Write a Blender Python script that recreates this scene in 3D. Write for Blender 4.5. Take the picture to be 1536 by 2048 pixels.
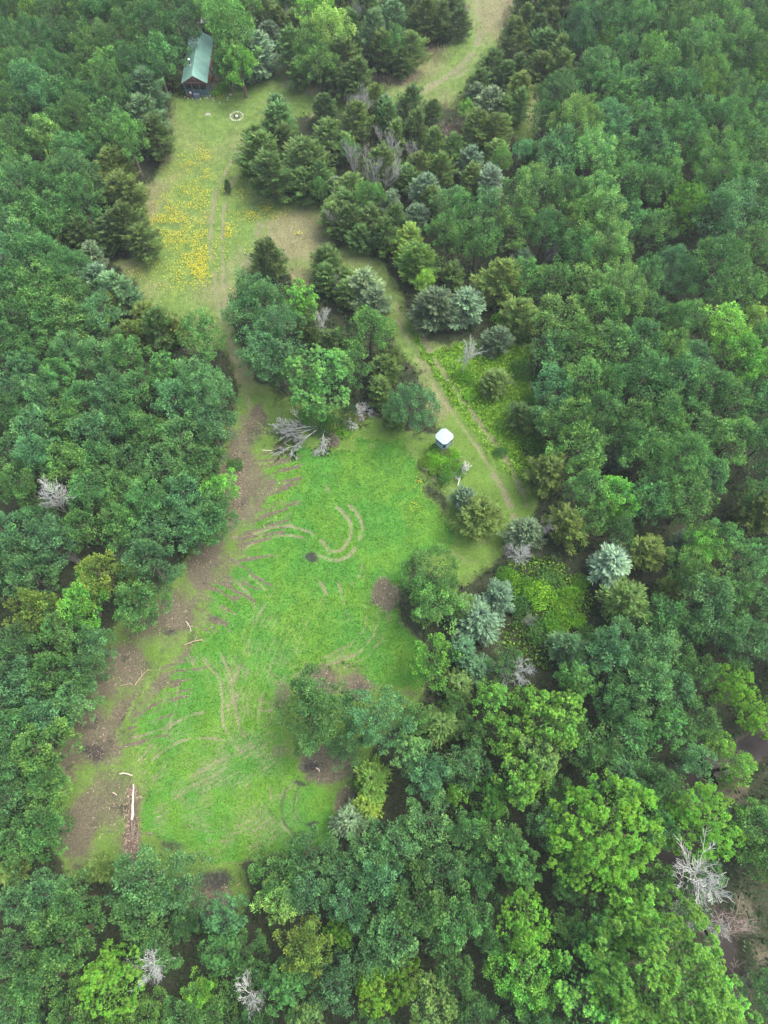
import bpy, math, random
import numpy as np
from mathutils import Vector, Matrix

sc = bpy.context.scene
for o in list(bpy.data.objects): bpy.data.objects.remove(o)
COL = sc.collection
PI = math.pi
R_ = math.radians

# ------------------------------------------------------------------ camera, world, sun, exposure
CAM_H, CAM_DEP, FPX = 85.0, R_(67.0), 1420.0          # height (m), angle below the horizon, focal length in photo pixels
cd = bpy.data.cameras.new('camera'); cam = bpy.data.objects.new('camera', cd); COL.objects.link(cam)
cam.location = (0, 0, CAM_H); cam.rotation_euler = (PI / 2 - CAM_DEP, 0, 0)
cd.sensor_fit = 'HORIZONTAL'; cd.sensor_width = 36.0; cd.lens = 36.0 * FPX / 1536.0
cd.clip_start = 0.5; cd.clip_end = 9000
sc.camera = cam
SUN_EL, SUN_AZ = R_(62), R_(70)                          # azimuth clockwise from +Y
w = bpy.data.worlds.new('World'); sc.world = w; w.use_nodes = True
nt = w.node_tree; nt.nodes.clear()
sky = nt.nodes.new('ShaderNodeTexSky'); sky.sky_type = 'NISHITA'; sky.sun_disc = False
sky.sun_elevation = SUN_EL; sky.sun_rotation = SUN_AZ; sky.air_density = 1.0; sky.dust_density = 4.0; sky.ozone_density = 1.0
bg = nt.nodes.new('ShaderNodeBackground'); bg.inputs[1].default_value = 0.15
wo = nt.nodes.new('ShaderNodeOutputWorld'); hz_ = nt.nodes.new('ShaderNodeHueSaturation'); hz_.inputs['Saturation'].default_value = .7; nt.links.new(sky.outputs[0], hz_.inputs['Color']); nt.links.new(hz_.outputs[0], bg.inputs[0]); nt.links.new(bg.outputs[0], wo.inputs[0])
sl = bpy.data.lights.new('sun', 'SUN'); sl.energy = 1.0; sl.angle = R_(30); sl.color = (1.0, 0.97, 0.92)
so = bpy.data.objects.new('sun', sl); COL.objects.link(so)
sdir = Vector((math.sin(SUN_AZ) * math.cos(SUN_EL), math.cos(SUN_AZ) * math.cos(SUN_EL), math.sin(SUN_EL)))
so.rotation_euler = sdir.to_track_quat('Z', 'Y').to_euler(); so.location = (30, 10, 120)
sc.view_settings.view_transform = 'Standard'; sc.view_settings.look = 'None'
sc.view_settings.exposure = 1.7; sc.view_settings.gamma = 1.0
try: sc.view_settings.use_curve_mapping = False
except Exception: pass
try:
    sc.cycles.max_bounces = 6; sc.cycles.diffuse_bounces = 4; sc.cycles.transmission_bounces = 3
    sc.cycles.glossy_bounces = 2; sc.cycles.sample_clamp_indirect = 4.0
except Exception: pass

# ------------------------------------------------------------------ survey: photo pixel <-> place on the land
_a = np.array((0, math.cos(CAM_DEP), -math.sin(CAM_DEP))); _u = np.array((0, math.sin(CAM_DEP), math.cos(CAM_DEP)))
def G(px, py, z=0.0):
    d = _a + np.array(((px - 768) / FPX, 0, 0)) + _u * ((1024 - py) / FPX)
    t = (CAM_H - z) / -d[2]
    return d[0] * t, d[1] * t, t / FPX                    # x, y, metres per photo pixel there
def proj(X, Y, Z=0.0):
    dz = Z - CAM_H
    dep = Y * _a[1] + dz * _a[2]
    return 768 + FPX * X / dep, 1024 - FPX * (Y * _u[1] + dz * _u[2]) / dep

# ------------------------------------------------------------------ tagging and objects
def tag(o, label=None, cat=None, group=None, kind=None):
    if label: o['label'] = label
    if cat: o['category'] = cat
    if group: o['group'] = group
    if kind: o['kind'] = kind
    return o
def empty(name, loc, rz=0.0):
    o = bpy.data.objects.new(name, None); COL.objects.link(o); o.location = loc; o.rotation_euler = (0, 0, rz)
    o.empty_display_size = 0.5
    return o
def link_mesh(name, me, parent=None, loc=(0, 0, 0)):
    o = bpy.data.objects.new(name, me); COL.objects.link(o); o.parent = parent; o.location = loc
    return o
class MB:
    def __init__(s): s.v = []; s.f = []
    def add(s, vs, fs):
        n = len(s.v); s.v += [tuple(p) for p in vs]; s.f += [tuple(i + n for i in f) for f in fs]
    def box(s, c, d, rz=0.0, M=None):
        hx, hy, hz = d[0] / 2, d[1] / 2, d[2] / 2
        vs = [Vector((x, y, z)) for z in (-hz, hz) for x, y in ((-hx, -hy), (hx, -hy), (hx, hy), (-hx, hy))]
        m = M if M is not None else Matrix.Rotation(rz, 3, 'Z')
        s.add([m @ v + Vector(c) for v in vs], [(3, 2, 1, 0), (4, 5, 6, 7), (0, 1, 5, 4), (1, 2, 6, 5), (2, 3, 7, 6), (3, 0, 4, 7)])
        return s
    def beam(s, a, b, wd, th=None):
        a, b = Vector(a), Vector(b); th = th or wd
        M = (b - a).to_track_quat('Z', 'Y').to_matrix()
        s.box((a + b) / 2, (wd, th, (b - a).length), M=M); return s
    def tube(s, pts, rads, n=6):
        pts = [Vector(p) for p in pts]; base = len(s.v)
        for i, p in enumerate(pts):
            t = (pts[min(i + 1, len(pts) - 1)] - pts[max(i - 1, 0)]).normalized()
            ref = Vector((0, 0, 1)) if abs(t.z) < .9 else Vector((1, 0, 0))
            a = t.cross(ref).normalized(); b = t.cross(a)
            for k in range(n):
                an = 2 * PI * k / n
                s.v.append(tuple(p + (a * math.cos(an) + b * math.sin(an)) * rads[i]))
        for i in range(len(pts) - 1):
            for k in range(n):
                k2 = (k + 1) % n
                s.f.append((base + i * n + k, base + i * n + k2, base + (i + 1) * n + k2, base + (i + 1) * n + k))
        s.f.append(tuple(base + (len(pts) - 1) * n + k for k in range(n)))
        s.f.append(tuple(base + k for k in reversed(range(n))))
        return s
    def prism(s, poly, z0, z1):
        n = len(poly)
        s.add([(x, y, z0) for x, y in poly] + [(x, y, z1) for x, y in poly],
              [tuple(reversed(range(n))), tuple(range(n, 2 * n))] + [(k, (k + 1) % n, (k + 1) % n + n, k + n) for k in range(n)])
        return s
    def mesh(s, name, mat, smooth=False):
        me = bpy.data.meshes.new(name); me.from_pydata(s.v, [], s.f); me.materials.append(mat)
        if smooth: me.polygons.foreach_set('use_smooth', [True] * len(me.polygons))
        me.update(); return me
    def build(s, name, mat, parent=None, smooth=False):
        return link_mesh(name, s.mesh(name, mat, smooth), parent)
def np_mesh(name, V, nper, mat, attr=None, aname='leaf'):
    """V: (n*nper,3) vertices of separate faces with nper corners each"""
    me = bpy.data.meshes.new(name); n = len(V)
    me.vertices.add(n); me.vertices.foreach_set('co', np.asarray(V, np.float32).ravel())
    me.loops.add(n); me.loops.foreach_set('vertex_index', np.arange(n, dtype=np.int32))
    nf = n // nper
    me.polygons.add(nf); me.polygons.foreach_set('loop_start', np.arange(0, n, nper, dtype=np.int32))
    try: me.polygons.foreach_set('loop_total', np.full(nf, nper, dtype=np.int32))
    except Exception: pass
    if attr is not None:
        a = me.attributes.new(aname, 'FLOAT_COLOR', 'POINT')
        rgba = np.ones((n, 4), np.float32); rgba[:, :3] = np.repeat(attr, nper, axis=0)
        a.data.foreach_set('color', rgba.ravel())
    me.materials.append(mat); me.update(calc_edges=True); me.validate()
    return me

# ------------------------------------------------------------------ materials
class NB:
    def __init__(s, name):
        s.m = bpy.data.materials.new(name); s.m.use_nodes = True; s.t = s.m.node_tree; s.t.nodes.clear()
        s.out = s.n('OutputMaterial')
    def n(s, t, **k):
        nd = s.t.nodes.new('ShaderNode' + t)
        for a, v in k.items(): setattr(nd, a, v)
        return nd
    def put(s, sock, v):
        if isinstance(v, bpy.types.NodeSocket): s.t.links.new(v, sock)
        elif v is not None:
            if isinstance(v, (tuple, list)) and len(v) == 3 and sock.type == 'RGBA': v = tuple(v) + (1,)
            sock.default_value = v
    def noise(s, scale, detail=3, rough=.55, vec=None, out='Fac'):
        nd = s.n('TexNoise'); nd.inputs['Scale'].default_value = scale; nd.inputs['Detail'].default_value = detail
        nd.inputs['Roughness'].default_value = rough
        if vec is not None: s.put(nd.inputs['Vector'], vec)
        return nd.outputs[out]
    def math(s, op, a, b=None, c=None, clamp=False):
        nd = s.n('Math', operation=op, use_clamp=clamp)
        s.put(nd.inputs[0], a)
        if b is not None: s.put(nd.inputs[1], b)
        if c is not None: s.put(nd.inputs[2], c)
        return nd.outputs[0]
    def mix(s, f, a, b, mode='MIX'):
        nd = s.n('Mix', data_type='RGBA', blend_type=mode); s.put(nd.inputs[0], f); s.put(nd.inputs[6], a); s.put(nd.inputs[7], b)
        return nd.outputs[2]
    def step(s, v, lo, hi):
        nd = s.n('MapRange', interpolation_type='SMOOTHSTEP'); s.put(nd.inputs[0], v); nd.inputs[1].default_value = lo; nd.inputs[2].default_value = hi
        return nd.outputs[0]
    def rng(s, v, a, b, c, d):
        nd = s.n('MapRange'); s.put(nd.inputs[0], v)
        for i, x in enumerate((a, b, c, d)): nd.inputs[i + 1].default_value = x
        return nd.outputs[0]
    def scale(s, col, v):
        nd = s.n('VectorMath', operation='SCALE'); s.put(nd.inputs[0], col); s.put(nd.inputs[3], v); return nd.outputs[0]
    def pbr(s, col, rough=.7, spec=.3, normal=None, metal=0.0):
        p = s.n('BsdfPrincipled'); s.put(p.inputs['Base Color'], col); s.put(p.inputs['Roughness'], rough)
        s.put(p.inputs['Specular IOR Level'], spec); s.put(p.inputs['Metallic'], metal)
        if normal is not None: s.put(p.inputs['Normal'], normal)
        return p.outputs[0]
    def bump(s, h, st=.3, d=.05):
        b = s.n('Bump'); b.inputs['Strength'].default_value = st; b.inputs['Distance'].default_value = d; s.put(b.inputs['Height'], h); return b.outputs[0]
    def done(s, sh): s.put(s.out.inputs[0], sh); return s.m

def plain(name, col, rough=.7, var=.25, scale=3.0, spec=.3, metal=0.0, bump=.2):
    b = NB(name); tc = b.n('TexCoord').outputs['Object']
    n1 = b.noise(scale, 4, .6, tc); n2 = b.noise(scale * 7, 3, .6, tc)
    f = b.math('MULTIPLY_ADD', n1, 1.0, b.math('MULTIPLY', n2, .5))
    c = b.scale(col + (1,) if False else b.mix(0.0, col, col), b.rng(f, .35, 1.15, 1 - var, 1 + var))
    return b.done(b.pbr(c, rough, spec, b.bump(n2, bump, .02), metal))

def foliage(name, trans=.28, tipmul=(2.5, 2.0, 1.5)):
    b = NB(name)
    oi = b.n('ObjectInfo'); at = b.n('Attribute', attribute_name='leaf', attribute_type='GEOMETRY')
    sp = b.n('SeparateColor'); b.put(sp.inputs[0], at.outputs['Color'])
    hs = b.n('HueSaturation'); b.put(hs.inputs['Color'], oi.outputs['Color'])
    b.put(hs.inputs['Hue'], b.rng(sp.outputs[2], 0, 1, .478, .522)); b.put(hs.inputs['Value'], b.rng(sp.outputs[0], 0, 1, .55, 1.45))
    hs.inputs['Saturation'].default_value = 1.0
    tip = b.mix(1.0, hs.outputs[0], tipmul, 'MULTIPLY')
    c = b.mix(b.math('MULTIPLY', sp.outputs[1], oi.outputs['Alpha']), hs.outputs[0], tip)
    pr = b.pbr(c, .6, .22)
    tr = b.n('BsdfTranslucent'); b.put(tr.inputs[0], b.mix(1.0, c, (1.25, 1.35, .7), 'MULTIPLY'))
    mx = b.n('MixShader'); mx.inputs[0].default_value = trans; b.put(mx.inputs[1], pr); b.put(mx.inputs[2], tr.outputs[0])
    return b.done(mx.outputs[0])
M_LEAF = foliage('broadleaf_foliage')
M_NEEDLE = foliage('cedar_foliage', .15, (2.1, 1.9, 1.5))
def tinted(name, trans=.25, rough=.6):
    b = NB(name); at = b.n('Attribute', attribute_name='tint', attribute_type='GEOMETRY')
    pr = b.pbr(at.outputs['Color'], rough, .25)
    tr = b.n('BsdfTranslucent'); b.put(tr.inputs[0], at.outputs['Color'])
    mx = b.n('MixShader'); mx.inputs[0].default_value = trans; b.put(mx.inputs[1], pr); b.put(mx.inputs[2], tr.outputs[0])
    return b.done(mx.outputs[0])
M_TINT = tinted('herb_leaves'); M_LITTER = tinted('wood_litter', 0.0, .85)
M_BARK = plain('grey_brown_bark', (.13, .10, .075), .9, .35, 4)
M_DEAD = plain('bleached_dead_wood', (.29, .285, .26), .85, .25, 2)
M_SILVER = plain('silvery_fallen_wood', (.46, .46, .42), .85, .2, 2)
M_DEADB = plain('brown_dead_wood', (.24, .19, .16), .85, .3, 2)
# ------------------------------------------------------------------ foliage generators
def unit(a): return a / np.maximum(np.linalg.norm(a, axis=-1, keepdims=True), 1e-9)
def leaf_quads(rg, P, D, L, W, flat=None):
    """rhombic leaves: base P, pointing along D (unit), length L, width W; flat = preferred face normal"""
    n = len(P)
    nrm = unit(rg.normal(size=(n, 3)) * .8 + (flat if flat is not None else 0))
    side = unit(np.cross(D, nrm)); L = np.asarray(L).reshape(-1, 1); W = np.asarray(W).reshape(-1, 1)
    V = np.empty((n, 4, 3)); V[:, 0] = P; V[:, 1] = P + D * L * .45 + side * W * .5; V[:, 2] = P + D * L; V[:, 3] = P + D * L * .45 - side * W * .5
    return V.reshape(-1, 3)
def rand_dirs(rg, n, zmin=-1.0):
    z = rg.uniform(zmin, 1, n); a = rg.uniform(0, 2 * PI, n); r = np.sqrt(1 - z * z)
    return np.stack((r * np.cos(a), r * np.sin(a), z), 1)

def limb_mesh(rg, h, zc, R, lobes, n=5):
    mb = MB(); top = h * .82
    bend = rg.normal(size=2) * .03 * h
    tp = lambda t: Vector((bend[0] * t * t, bend[1] * t * t, top * t))
    r0 = .035 * h + .02
    mb.tube([tp(t) + Vector((0, 0, -.3 if t == 0 else 0)) for t in (0, .1, .35, .65, 1)], [r0 * 1.4, r0, r0 * .75, r0 * .45, r0 * .12], 7)
    for c in lobes:
        t = min(.75, max(.2, (c[2] - .35 * R) / top)); a = tp(t); e = Vector(c)
        m = a.lerp(e, .5) + Vector((0, 0, .06 * R))
        mb.tube([a, m, e], [r0 * .4, r0 * .25, r0 * .06], n)
    return mb

def broadleaf(name, R, h, seed, rosette=0.0, nlobe=9, dense=1.0, leaf=.30, airy=0.0, plume=.62):
    rg = np.random.default_rng(seed)
    zc = h - R * .85; lobes = []; rad = []
    for k in range(nlobe):
        a = 2 * PI * k / nlobe * 1.0 + rg.uniform(-.35, .35); rr = R * rg.uniform(.42, .62)
        z = zc + R * rg.uniform(-.38, .12)
        lobes.append((rr * math.cos(a), rr * math.sin(a), z)); rad.append(R * rg.uniform(.34, .5))
    for k in range(max(3, nlobe // 2)):
        a = rg.uniform(0, 2 * PI); rr = R * rg.uniform(.05, .34)
        lobes.append((rr * math.cos(a), rr * math.sin(a), zc + R * rg.uniform(.2, .5))); rad.append(R * rg.uniform(.34, .48))
    lobes = np.array(lobes); rad = np.array(rad)
    # plume centres on the union of lobes
    npl = int(95 * (R / 4.5) ** 2 * dense * (.62 / plume) ** 1.3); C = []; N = []
    while len(C) < npl:
        i = rg.integers(len(lobes)); d = rand_dirs(rg, 1, -.35)[0]
        p = lobes[i] + d * rad[i] * rg.uniform(.8, 1.12) * np.array((1, 1, .95))
        dd = np.linalg.norm(lobes - p, axis=1) / rad; dd[i] = 9
        if dd.min() < .82: continue
        C.append(p); N.append(unit(d * .8 + np.array((0, 0, .45)) + .25 * unit((p - np.array((0, 0, zc)))[None])[0]))
    C = np.array(C); N = np.array(N); Vs = []; A = []
    for c, nn in zip(C, N):
        pv = rg.uniform(.15, .85); hv = rg.uniform(.2, .8); sz = plume * rg.uniform(.65, 1.35)
        if rosette <= 0:
            m = int(62 * (sz / .62) ** 2 * (.3 / leaf) ** 1.6 * (1 - .4 * airy)) + 8
            d = unit(rand_dirs(rg, m, -1) + nn * .75)
            along = nn[None] * (d @ nn)[:, None]
            P = c + (d + along * .55) * sz * rg.uniform(.55, 1.05, (m, 1))
            D = unit(d * .7 + nn * .25 + rg.normal(size=(m, 3)) * .45 + np.array((0, 0, -.12)))
            s = leaf * rg.uniform(.7, 1.25, m)
            Vs.append(leaf_quads(rg, P, D, s, s * .58, d * .8 + np.array((0, 0, .8))))
            out = np.clip((d @ nn), 0, 1)
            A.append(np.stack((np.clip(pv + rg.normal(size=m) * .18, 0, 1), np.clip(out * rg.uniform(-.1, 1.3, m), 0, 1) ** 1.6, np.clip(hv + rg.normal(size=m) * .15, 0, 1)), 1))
        else:
            nr = 2 + int(4 * (sz / .62) ** 2)
            for q in range(nr):
                d = unit(rand_dirs(rg, 1, -.3) + nn * .9)[0]; c2 = c + d * sz * rg.uniform(.75, 1.15)
                m = 15; ph = np.arange(m) * 2.4; t = (np.arange(m) + .5) / m
                ax = unit((d + np.array((0, 0, .5)))[None])[0]; u = unit(np.cross(ax, (0.3, 0.8, .1))[None])[0]; v = np.cross(ax, u)
                D = unit(ax * (1.1 - 1.25 * t)[:, None] + (u * np.cos(ph)[:, None] + v * np.sin(ph)[:, None]) * (.35 + .75 * t)[:, None])
                P = np.repeat((c2 + ax * .05)[None], m, 0) - ax * (t * .16)[:, None]
                s = leaf * (.55 + .75 * t) * rg.uniform(.85, 1.15, m)
                Vs.append(leaf_quads(rg, P, D, s, s * .55, ax * 1.5))
                A.append(np.stack((np.clip(pv + rg.normal(size=m) * .1, 0, 1), np.clip(1.35 - 1.6 * t, 0, 1) * rosette, np.full(m, hv)), 1))
            m = 22; d = rand_dirs(rg, m); P = c + d * sz * .7; s = leaf * rg.uniform(.8, 1.2, m)
            Vs.append(leaf_quads(rg, P, unit(d + rg.normal(size=(m, 3)) * .5), s, s * .6, nn)); A.append(np.stack((np.full(m, pv * .8), np.zeros(m), np.full(m, hv)), 1))
    m = int(500 * (R / 4.5) ** 2 * dense); i = rg.integers(len(lobes), size=m); d = rand_dirs(rg, m)
    P = lobes[i] + d * rad[i][:, None] * rg.uniform(.3, .85, (m, 1)); s = np.full(m, leaf * 1.7)
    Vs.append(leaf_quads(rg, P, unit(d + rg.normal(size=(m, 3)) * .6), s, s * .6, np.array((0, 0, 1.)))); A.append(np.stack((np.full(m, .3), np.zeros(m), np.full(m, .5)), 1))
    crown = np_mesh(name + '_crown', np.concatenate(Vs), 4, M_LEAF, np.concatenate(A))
    trunk = limb_mesh(rg, h, zc, R, lobes).mesh(name + '_trunk', M_BARK)
    return crown, trunk

def cedar(name, R, h, seed, nb=125, droop=.12, leaf=.24, lean=1.0, base=.06):
    rg = np.random.default_rng(seed); Vs = []; A = []
    lop = rg.uniform(0, 2 * PI, 3)
    for k in range(nb):
        t = (k + rg.uniform()) / nb; z = h * (base + (1 - base) * t ** .9); a = k * 2.39996 + rg.uniform(-.4, .4)
        prof = (1 - t) ** .58 * (.6 + .4 * min(1, t * 6)) if t < .999 else .05
        L = R * prof * (1 + .14 * math.sin(2 * a + lop[0]) + .1 * math.sin(3 * a + lop[1])) * rg.uniform(.62, 1.3) + .2
        up = .25 + .55 * t - droop
        d0 = unit(np.array([[math.cos(a), math.sin(a), up]]))[0]
        side = unit(np.cross(d0, (0, 0, 1))[None])[0]; pv = rg.uniform(.1, .9); hv = rg.uniform(.2, .8)
        m = int(30 + 72 * L / R * (R / 3)); s_ = rg.uniform(.25, 1.0, m) ** .75
        sp = rg.normal(size=m) * .145 * (1.15 - s_ * .75) * L * .8
        P = np.array((0, 0, z)) + d0 * (L * s_)[:, None] + side * sp[:, None] + np.array((0, 0, 1)) * (rg.normal(size=m) * .1 + (s_ ** 2) * .12 * L - np.abs(sp) * .15)[:, None]
        D = unit(d0 * 1.1 + side * (np.sign(sp) * .75)[:, None] + rg.normal(size=(m, 3)) * .22 + np.array((0, 0, .25)))
        s = leaf * rg.uniform(.8, 1.5, m)
        Vs.append(leaf_quads(rg, P, D, s * 1.5, s * .34, np.array((0, 0, 1.3)) + d0 * .5))
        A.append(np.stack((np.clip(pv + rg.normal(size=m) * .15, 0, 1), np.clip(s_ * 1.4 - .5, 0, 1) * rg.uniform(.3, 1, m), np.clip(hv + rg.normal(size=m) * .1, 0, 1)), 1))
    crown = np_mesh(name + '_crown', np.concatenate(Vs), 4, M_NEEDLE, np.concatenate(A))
    mb = MB(); r0 = .03 * h + .03
    mb.tube([(0, 0, -.3), (0, 0, h * .4), (.02 * h, 0, h * .95)], [r0 * 1.2, r0 * .7, r0 * .1], 6)
    for k in range(14):
        a = k * 2.4; z = h * (.12 + .055 * k); L = R * (1 - z / h) * .8
        mb.tube([(0, 0, z), (math.cos(a) * L, math.sin(a) * L, z + .25 * L)], [r0 * .25, r0 * .06], 4)
    return crown, mb.mesh(name + '_trunk', M_BARK)

def twigs(mb, rng, p, d, L, r, lvl, spread=.75, up=.12, kids=(6, 5, 4), minr=.018):
    n = 5; pts = [p]; dd = d.normalized(); q = p.copy()
    for i in range(n):
        dd = (dd + Vector((rng.gauss(0, .13), rng.gauss(0, .13), rng.gauss(0, .10) + up * .35))).normalized()
        q = q + dd * (L / n); pts.append(q.copy())
    rads = [max(minr, r * (1 - .82 * i / n)) for i in range(n + 1)]
    mb.tube(pts, rads, 5 if lvl == 0 else 3)
    if lvl < len(kids):
        for k in range(kids[lvl]):
            t = rng.uniform(.22, .98) if lvl else .25 + .75 * (k + rng.random()) / kids[lvl]
            i = min(n - 1, int(t * n)); a = pts[i].lerp(pts[i + 1], t * n - i)
            ax = (pts[i + 1] - pts[i]).normalized()
            rv = Vector((rng.gauss(0, 1), rng.gauss(0, 1), rng.gauss(0, .7))); rv = (rv - ax * rv.dot(ax)).normalized()
            nd = (ax + rv * spread * rng.uniform(.6, 1.3)).normalized()
            twigs(mb, rng, a, nd, L * rng.uniform(.38, .62) * (1 - .35 * t + .1), r * .42, lvl + 1, spread, up, kids, minr)

def dead_mesh(name, h, seed, mat, kids=(15, 8, 5), spread=.62, up=.28, minr=.010):
    rng = random.Random(seed); mb = MB()
    twigs(mb, rng, Vector((0, 0, -.2)), Vector((rng.gauss(0, .06), rng.gauss(0, .06), 1)), h, .017 * h + .02, 0, spread, up, kids, minr)
    return mb.mesh(name, mat)

def shrub(name, R, h, seed, leaf=.26, n=1500, rose=.4):
    rg = np.random.default_rng(seed); k = 16; c = rand_dirs(rg, k, .0) * np.array((R * .62, R * .62, h * .55)); c[:, 2] += h * .2
    i = rg.integers(k, size=n); pv = rg.uniform(.1, .9, k); hv = rg.uniform(.2, .8, k)
    d = rand_dirs(rg, n, -.3); P = c[i] + d * R * .38 * rg.uniform(.6, 1.1, (n, 1)); P[:, 2] = np.maximum(P[:, 2], .03)
    D = unit(d + rg.normal(size=(n, 3)) * .5 + np.array((0, 0, .1))); s = leaf * rg.uniform(.7, 1.3, n)
    V = leaf_quads(rg, P, D, s, s * .6, d * .6 + np.array((0, 0, 1.)))
    me = np_mesh(name + '_crown', V, 4, M_LEAF, np.stack((np.clip(pv[i] + rg.normal(size=n) * .15, 0, 1), rg.uniform(0, rose, n), hv[i]), 1))
    rng = random.Random(seed); mb = MB()
    for q in range(6):
        a = q * 1.05; mb.tube([(0, 0, -.05), (math.cos(a) * R * .3, math.sin(a) * R * .3, h * .4), (math.cos(a) * R * .6, math.sin(a) * R * .6, h * .7)], [.05, .035, .012], 4)
    return me, mb.mesh(name + '_stems', M_BARK)
# ------------------------------------------------------------------ the land: what covers the ground where
def T(s): return [tuple(float(x) for x in p.split(',')) for p in s.split()]
CLOVER = T('560,925 585,895 650,905 700,898 720,880 800,882 835,925 850,985 890,1030 900,1060 905,1095 880,1110 830,1100 815,1160 790,1165 790,1240 850,1290 848,1370 790,1372 745,1360 700,1335 640,1325 590,1345 560,1380 556,1450 570,1510 640,1570 672,1590 676,1650 650,1690 620,1705 520,1710 430,1725 340,1685 285,1665 290,1560 275,1490 258,1450 300,1400 340,1350 390,1290 415,1240 420,1190 455,1150 490,1110 478,1065 510,1000 535,945')
STRIP = T('455,860 520,800 545,840 535,900 535,940 505,1010 485,1060 462,1100 425,1150 408,1205 380,1260 345,1315 305,1360 262,1415 240,1470 270,1530 285,1600 285,1700 270,1760 150,1760 110,1700 120,1560 130,1460 180,1380 195,1290 270,1220 330,1180 400,1090 450,1060 450,950')
OPEN = [
 T('345,195 365,192 430,178 480,175 555,160 560,110 580,165 620,178 700,195 730,205 700,216 640,225 560,235 505,275 490,320 490,350 520,390 570,405 640,400 650,450 665,485 650,500 625,520 625,570 600,580 580,545 500,545 470,580 465,640 470,700 400,700 372,640 330,620 285,600 280,560 235,530 310,500 325,470 290,440 285,400 320,330 345,290'),
 T('690,200 760,182 830,130 880,92 940,78 942,20 900,-80 1060,-80 1040,20 1010,70 980,110 945,160 915,215 870,220 810,200 720,215'),
 T('690,490 770,530 795,575 815,630 850,690 890,690 1000,690 1060,690 1060,840 1040,900 1075,990 1060,1040 1020,1060 990,1120 930,1150 880,1130 900,1060 895,1000 920,900 870,850 840,740 790,690 770,620 700,560 670,500'),
 CLOVER, STRIP,
 T('600,890 560,960 535,1060 505,1120 470,1190 440,1240 410,1300 350,1380 300,1440 300,1520 310,1700 250,1700 230,1460 300,1360 380,1240 400,1160 460,1070 500,960 530,880'),
 T('840,1090 900,1060 1000,1080 985,1130 930,1165 850,1150'),
 T('455,700 480,690 520,770 560,790 560,900 450,900 470,820 480,780'),
 T('560,800 720,830 740,830 790,860 860,870 930,880 900,1000 850,960 820,900 560,910'),
 T('1050,150 1090,160 1080,230 1060,290 1040,300 1030,260 1050,200'),
  T('540,1330 720,1340 850,1360 840,1400 700,1540 700,1600 640,1690 560,1690 540,1500'),
 T('270,1650 350,1680 480,1720 500,1790 470,1840 390,1820 300,1740'),
]
LIME = T('815,640 860,700 905,690 1000,690 1060,700 1058,800 1040,860 1090,930 1060,980 1010,950 960,880 900,800 850,720')
LIME2 = T('1010,1130 1110,1110 1180,1180 1170,1260 1120,1290 1090,1340 1040,1320 1000,1290 1020,1230')
def inpoly(x, y, poly):
    r = np.zeros(np.shape(x), bool); n = len(poly); j = n - 1
    for i in range(n):
        xi, yi = poly[i]; xj, yj = poly[j]
        c = ((yi > y) != (yj > y)) & (x < (xj - xi) * (y - yi) / (yj - yi + 1e-12) + xi); r ^= c; j = i
    return r
def line(x, y, pts, wd):
    """1 on the line, 0 beyond 1.5 widths; worked out only near it"""
    r = np.zeros(np.shape(x)); xs_ = [p[0] for p in pts]; ys_ = [p[1] for p in pts]; m = 1.6 * wd
    k = (x > min(xs_) - m) & (x < max(xs_) + m) & (y > min(ys_) - m) & (y < max(ys_) + m)
    if k.any(): r[k] = np.clip(1.5 - segd(x[k], y[k], pts) / wd, 0, 1)
    return r
def segd(x, y, pts):
    best = np.full(np.shape(x), 1e9)
    for (x0, y0), (x1, y1) in zip(pts[:-1], pts[1:]):
        dx, dy = x1 - x0, y1 - y0; t = np.clip(((x - x0) * dx + (y - y0) * dy) / (dx * dx + dy * dy + 1e-9), 0, 1)
        best = np.minimum(best, np.hypot(x - x0 - t * dx, y - y0 - t * dy))
    return best
def soft(x, y, poly, wd=12):
    d = segd(x, y, poly + poly[:1]); s = np.where(inpoly(x, y, poly), d, -d)
    return np.clip(.5 + s / (2 * wd), 0, 1)
def blob(x, y, cx, cy, rx, ry): return np.clip(1.35 - np.hypot((x - cx) / rx, (y - cy) / ry), 0, 1)
_rn = np.random.default_rng(5)
def vnoise(X, Y, sc_, seed=0):
    t = np.random.default_rng(seed).uniform(size=(257, 257)); u = X / sc_ + 91.3; v = Y / sc_ + 57.7
    i = np.floor(u).astype(int); j = np.floor(v).astype(int); fu = u - i; fv = v - j
    fu = fu * fu * (3 - 2 * fu); fv = fv * fv * (3 - 2 * fv); i %= 256; j %= 256
    return (t[i, j] * (1 - fu) + t[i + 1, j] * fu) * (1 - fv) + (t[i, j + 1] * (1 - fu) + t[i + 1, j + 1] * fu) * fv
def fbm(X, Y, s, seed=0): return sum(vnoise(X, Y, s / 2 ** k, seed + k) * .5 ** k for k in range(4)) / 1.875
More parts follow.
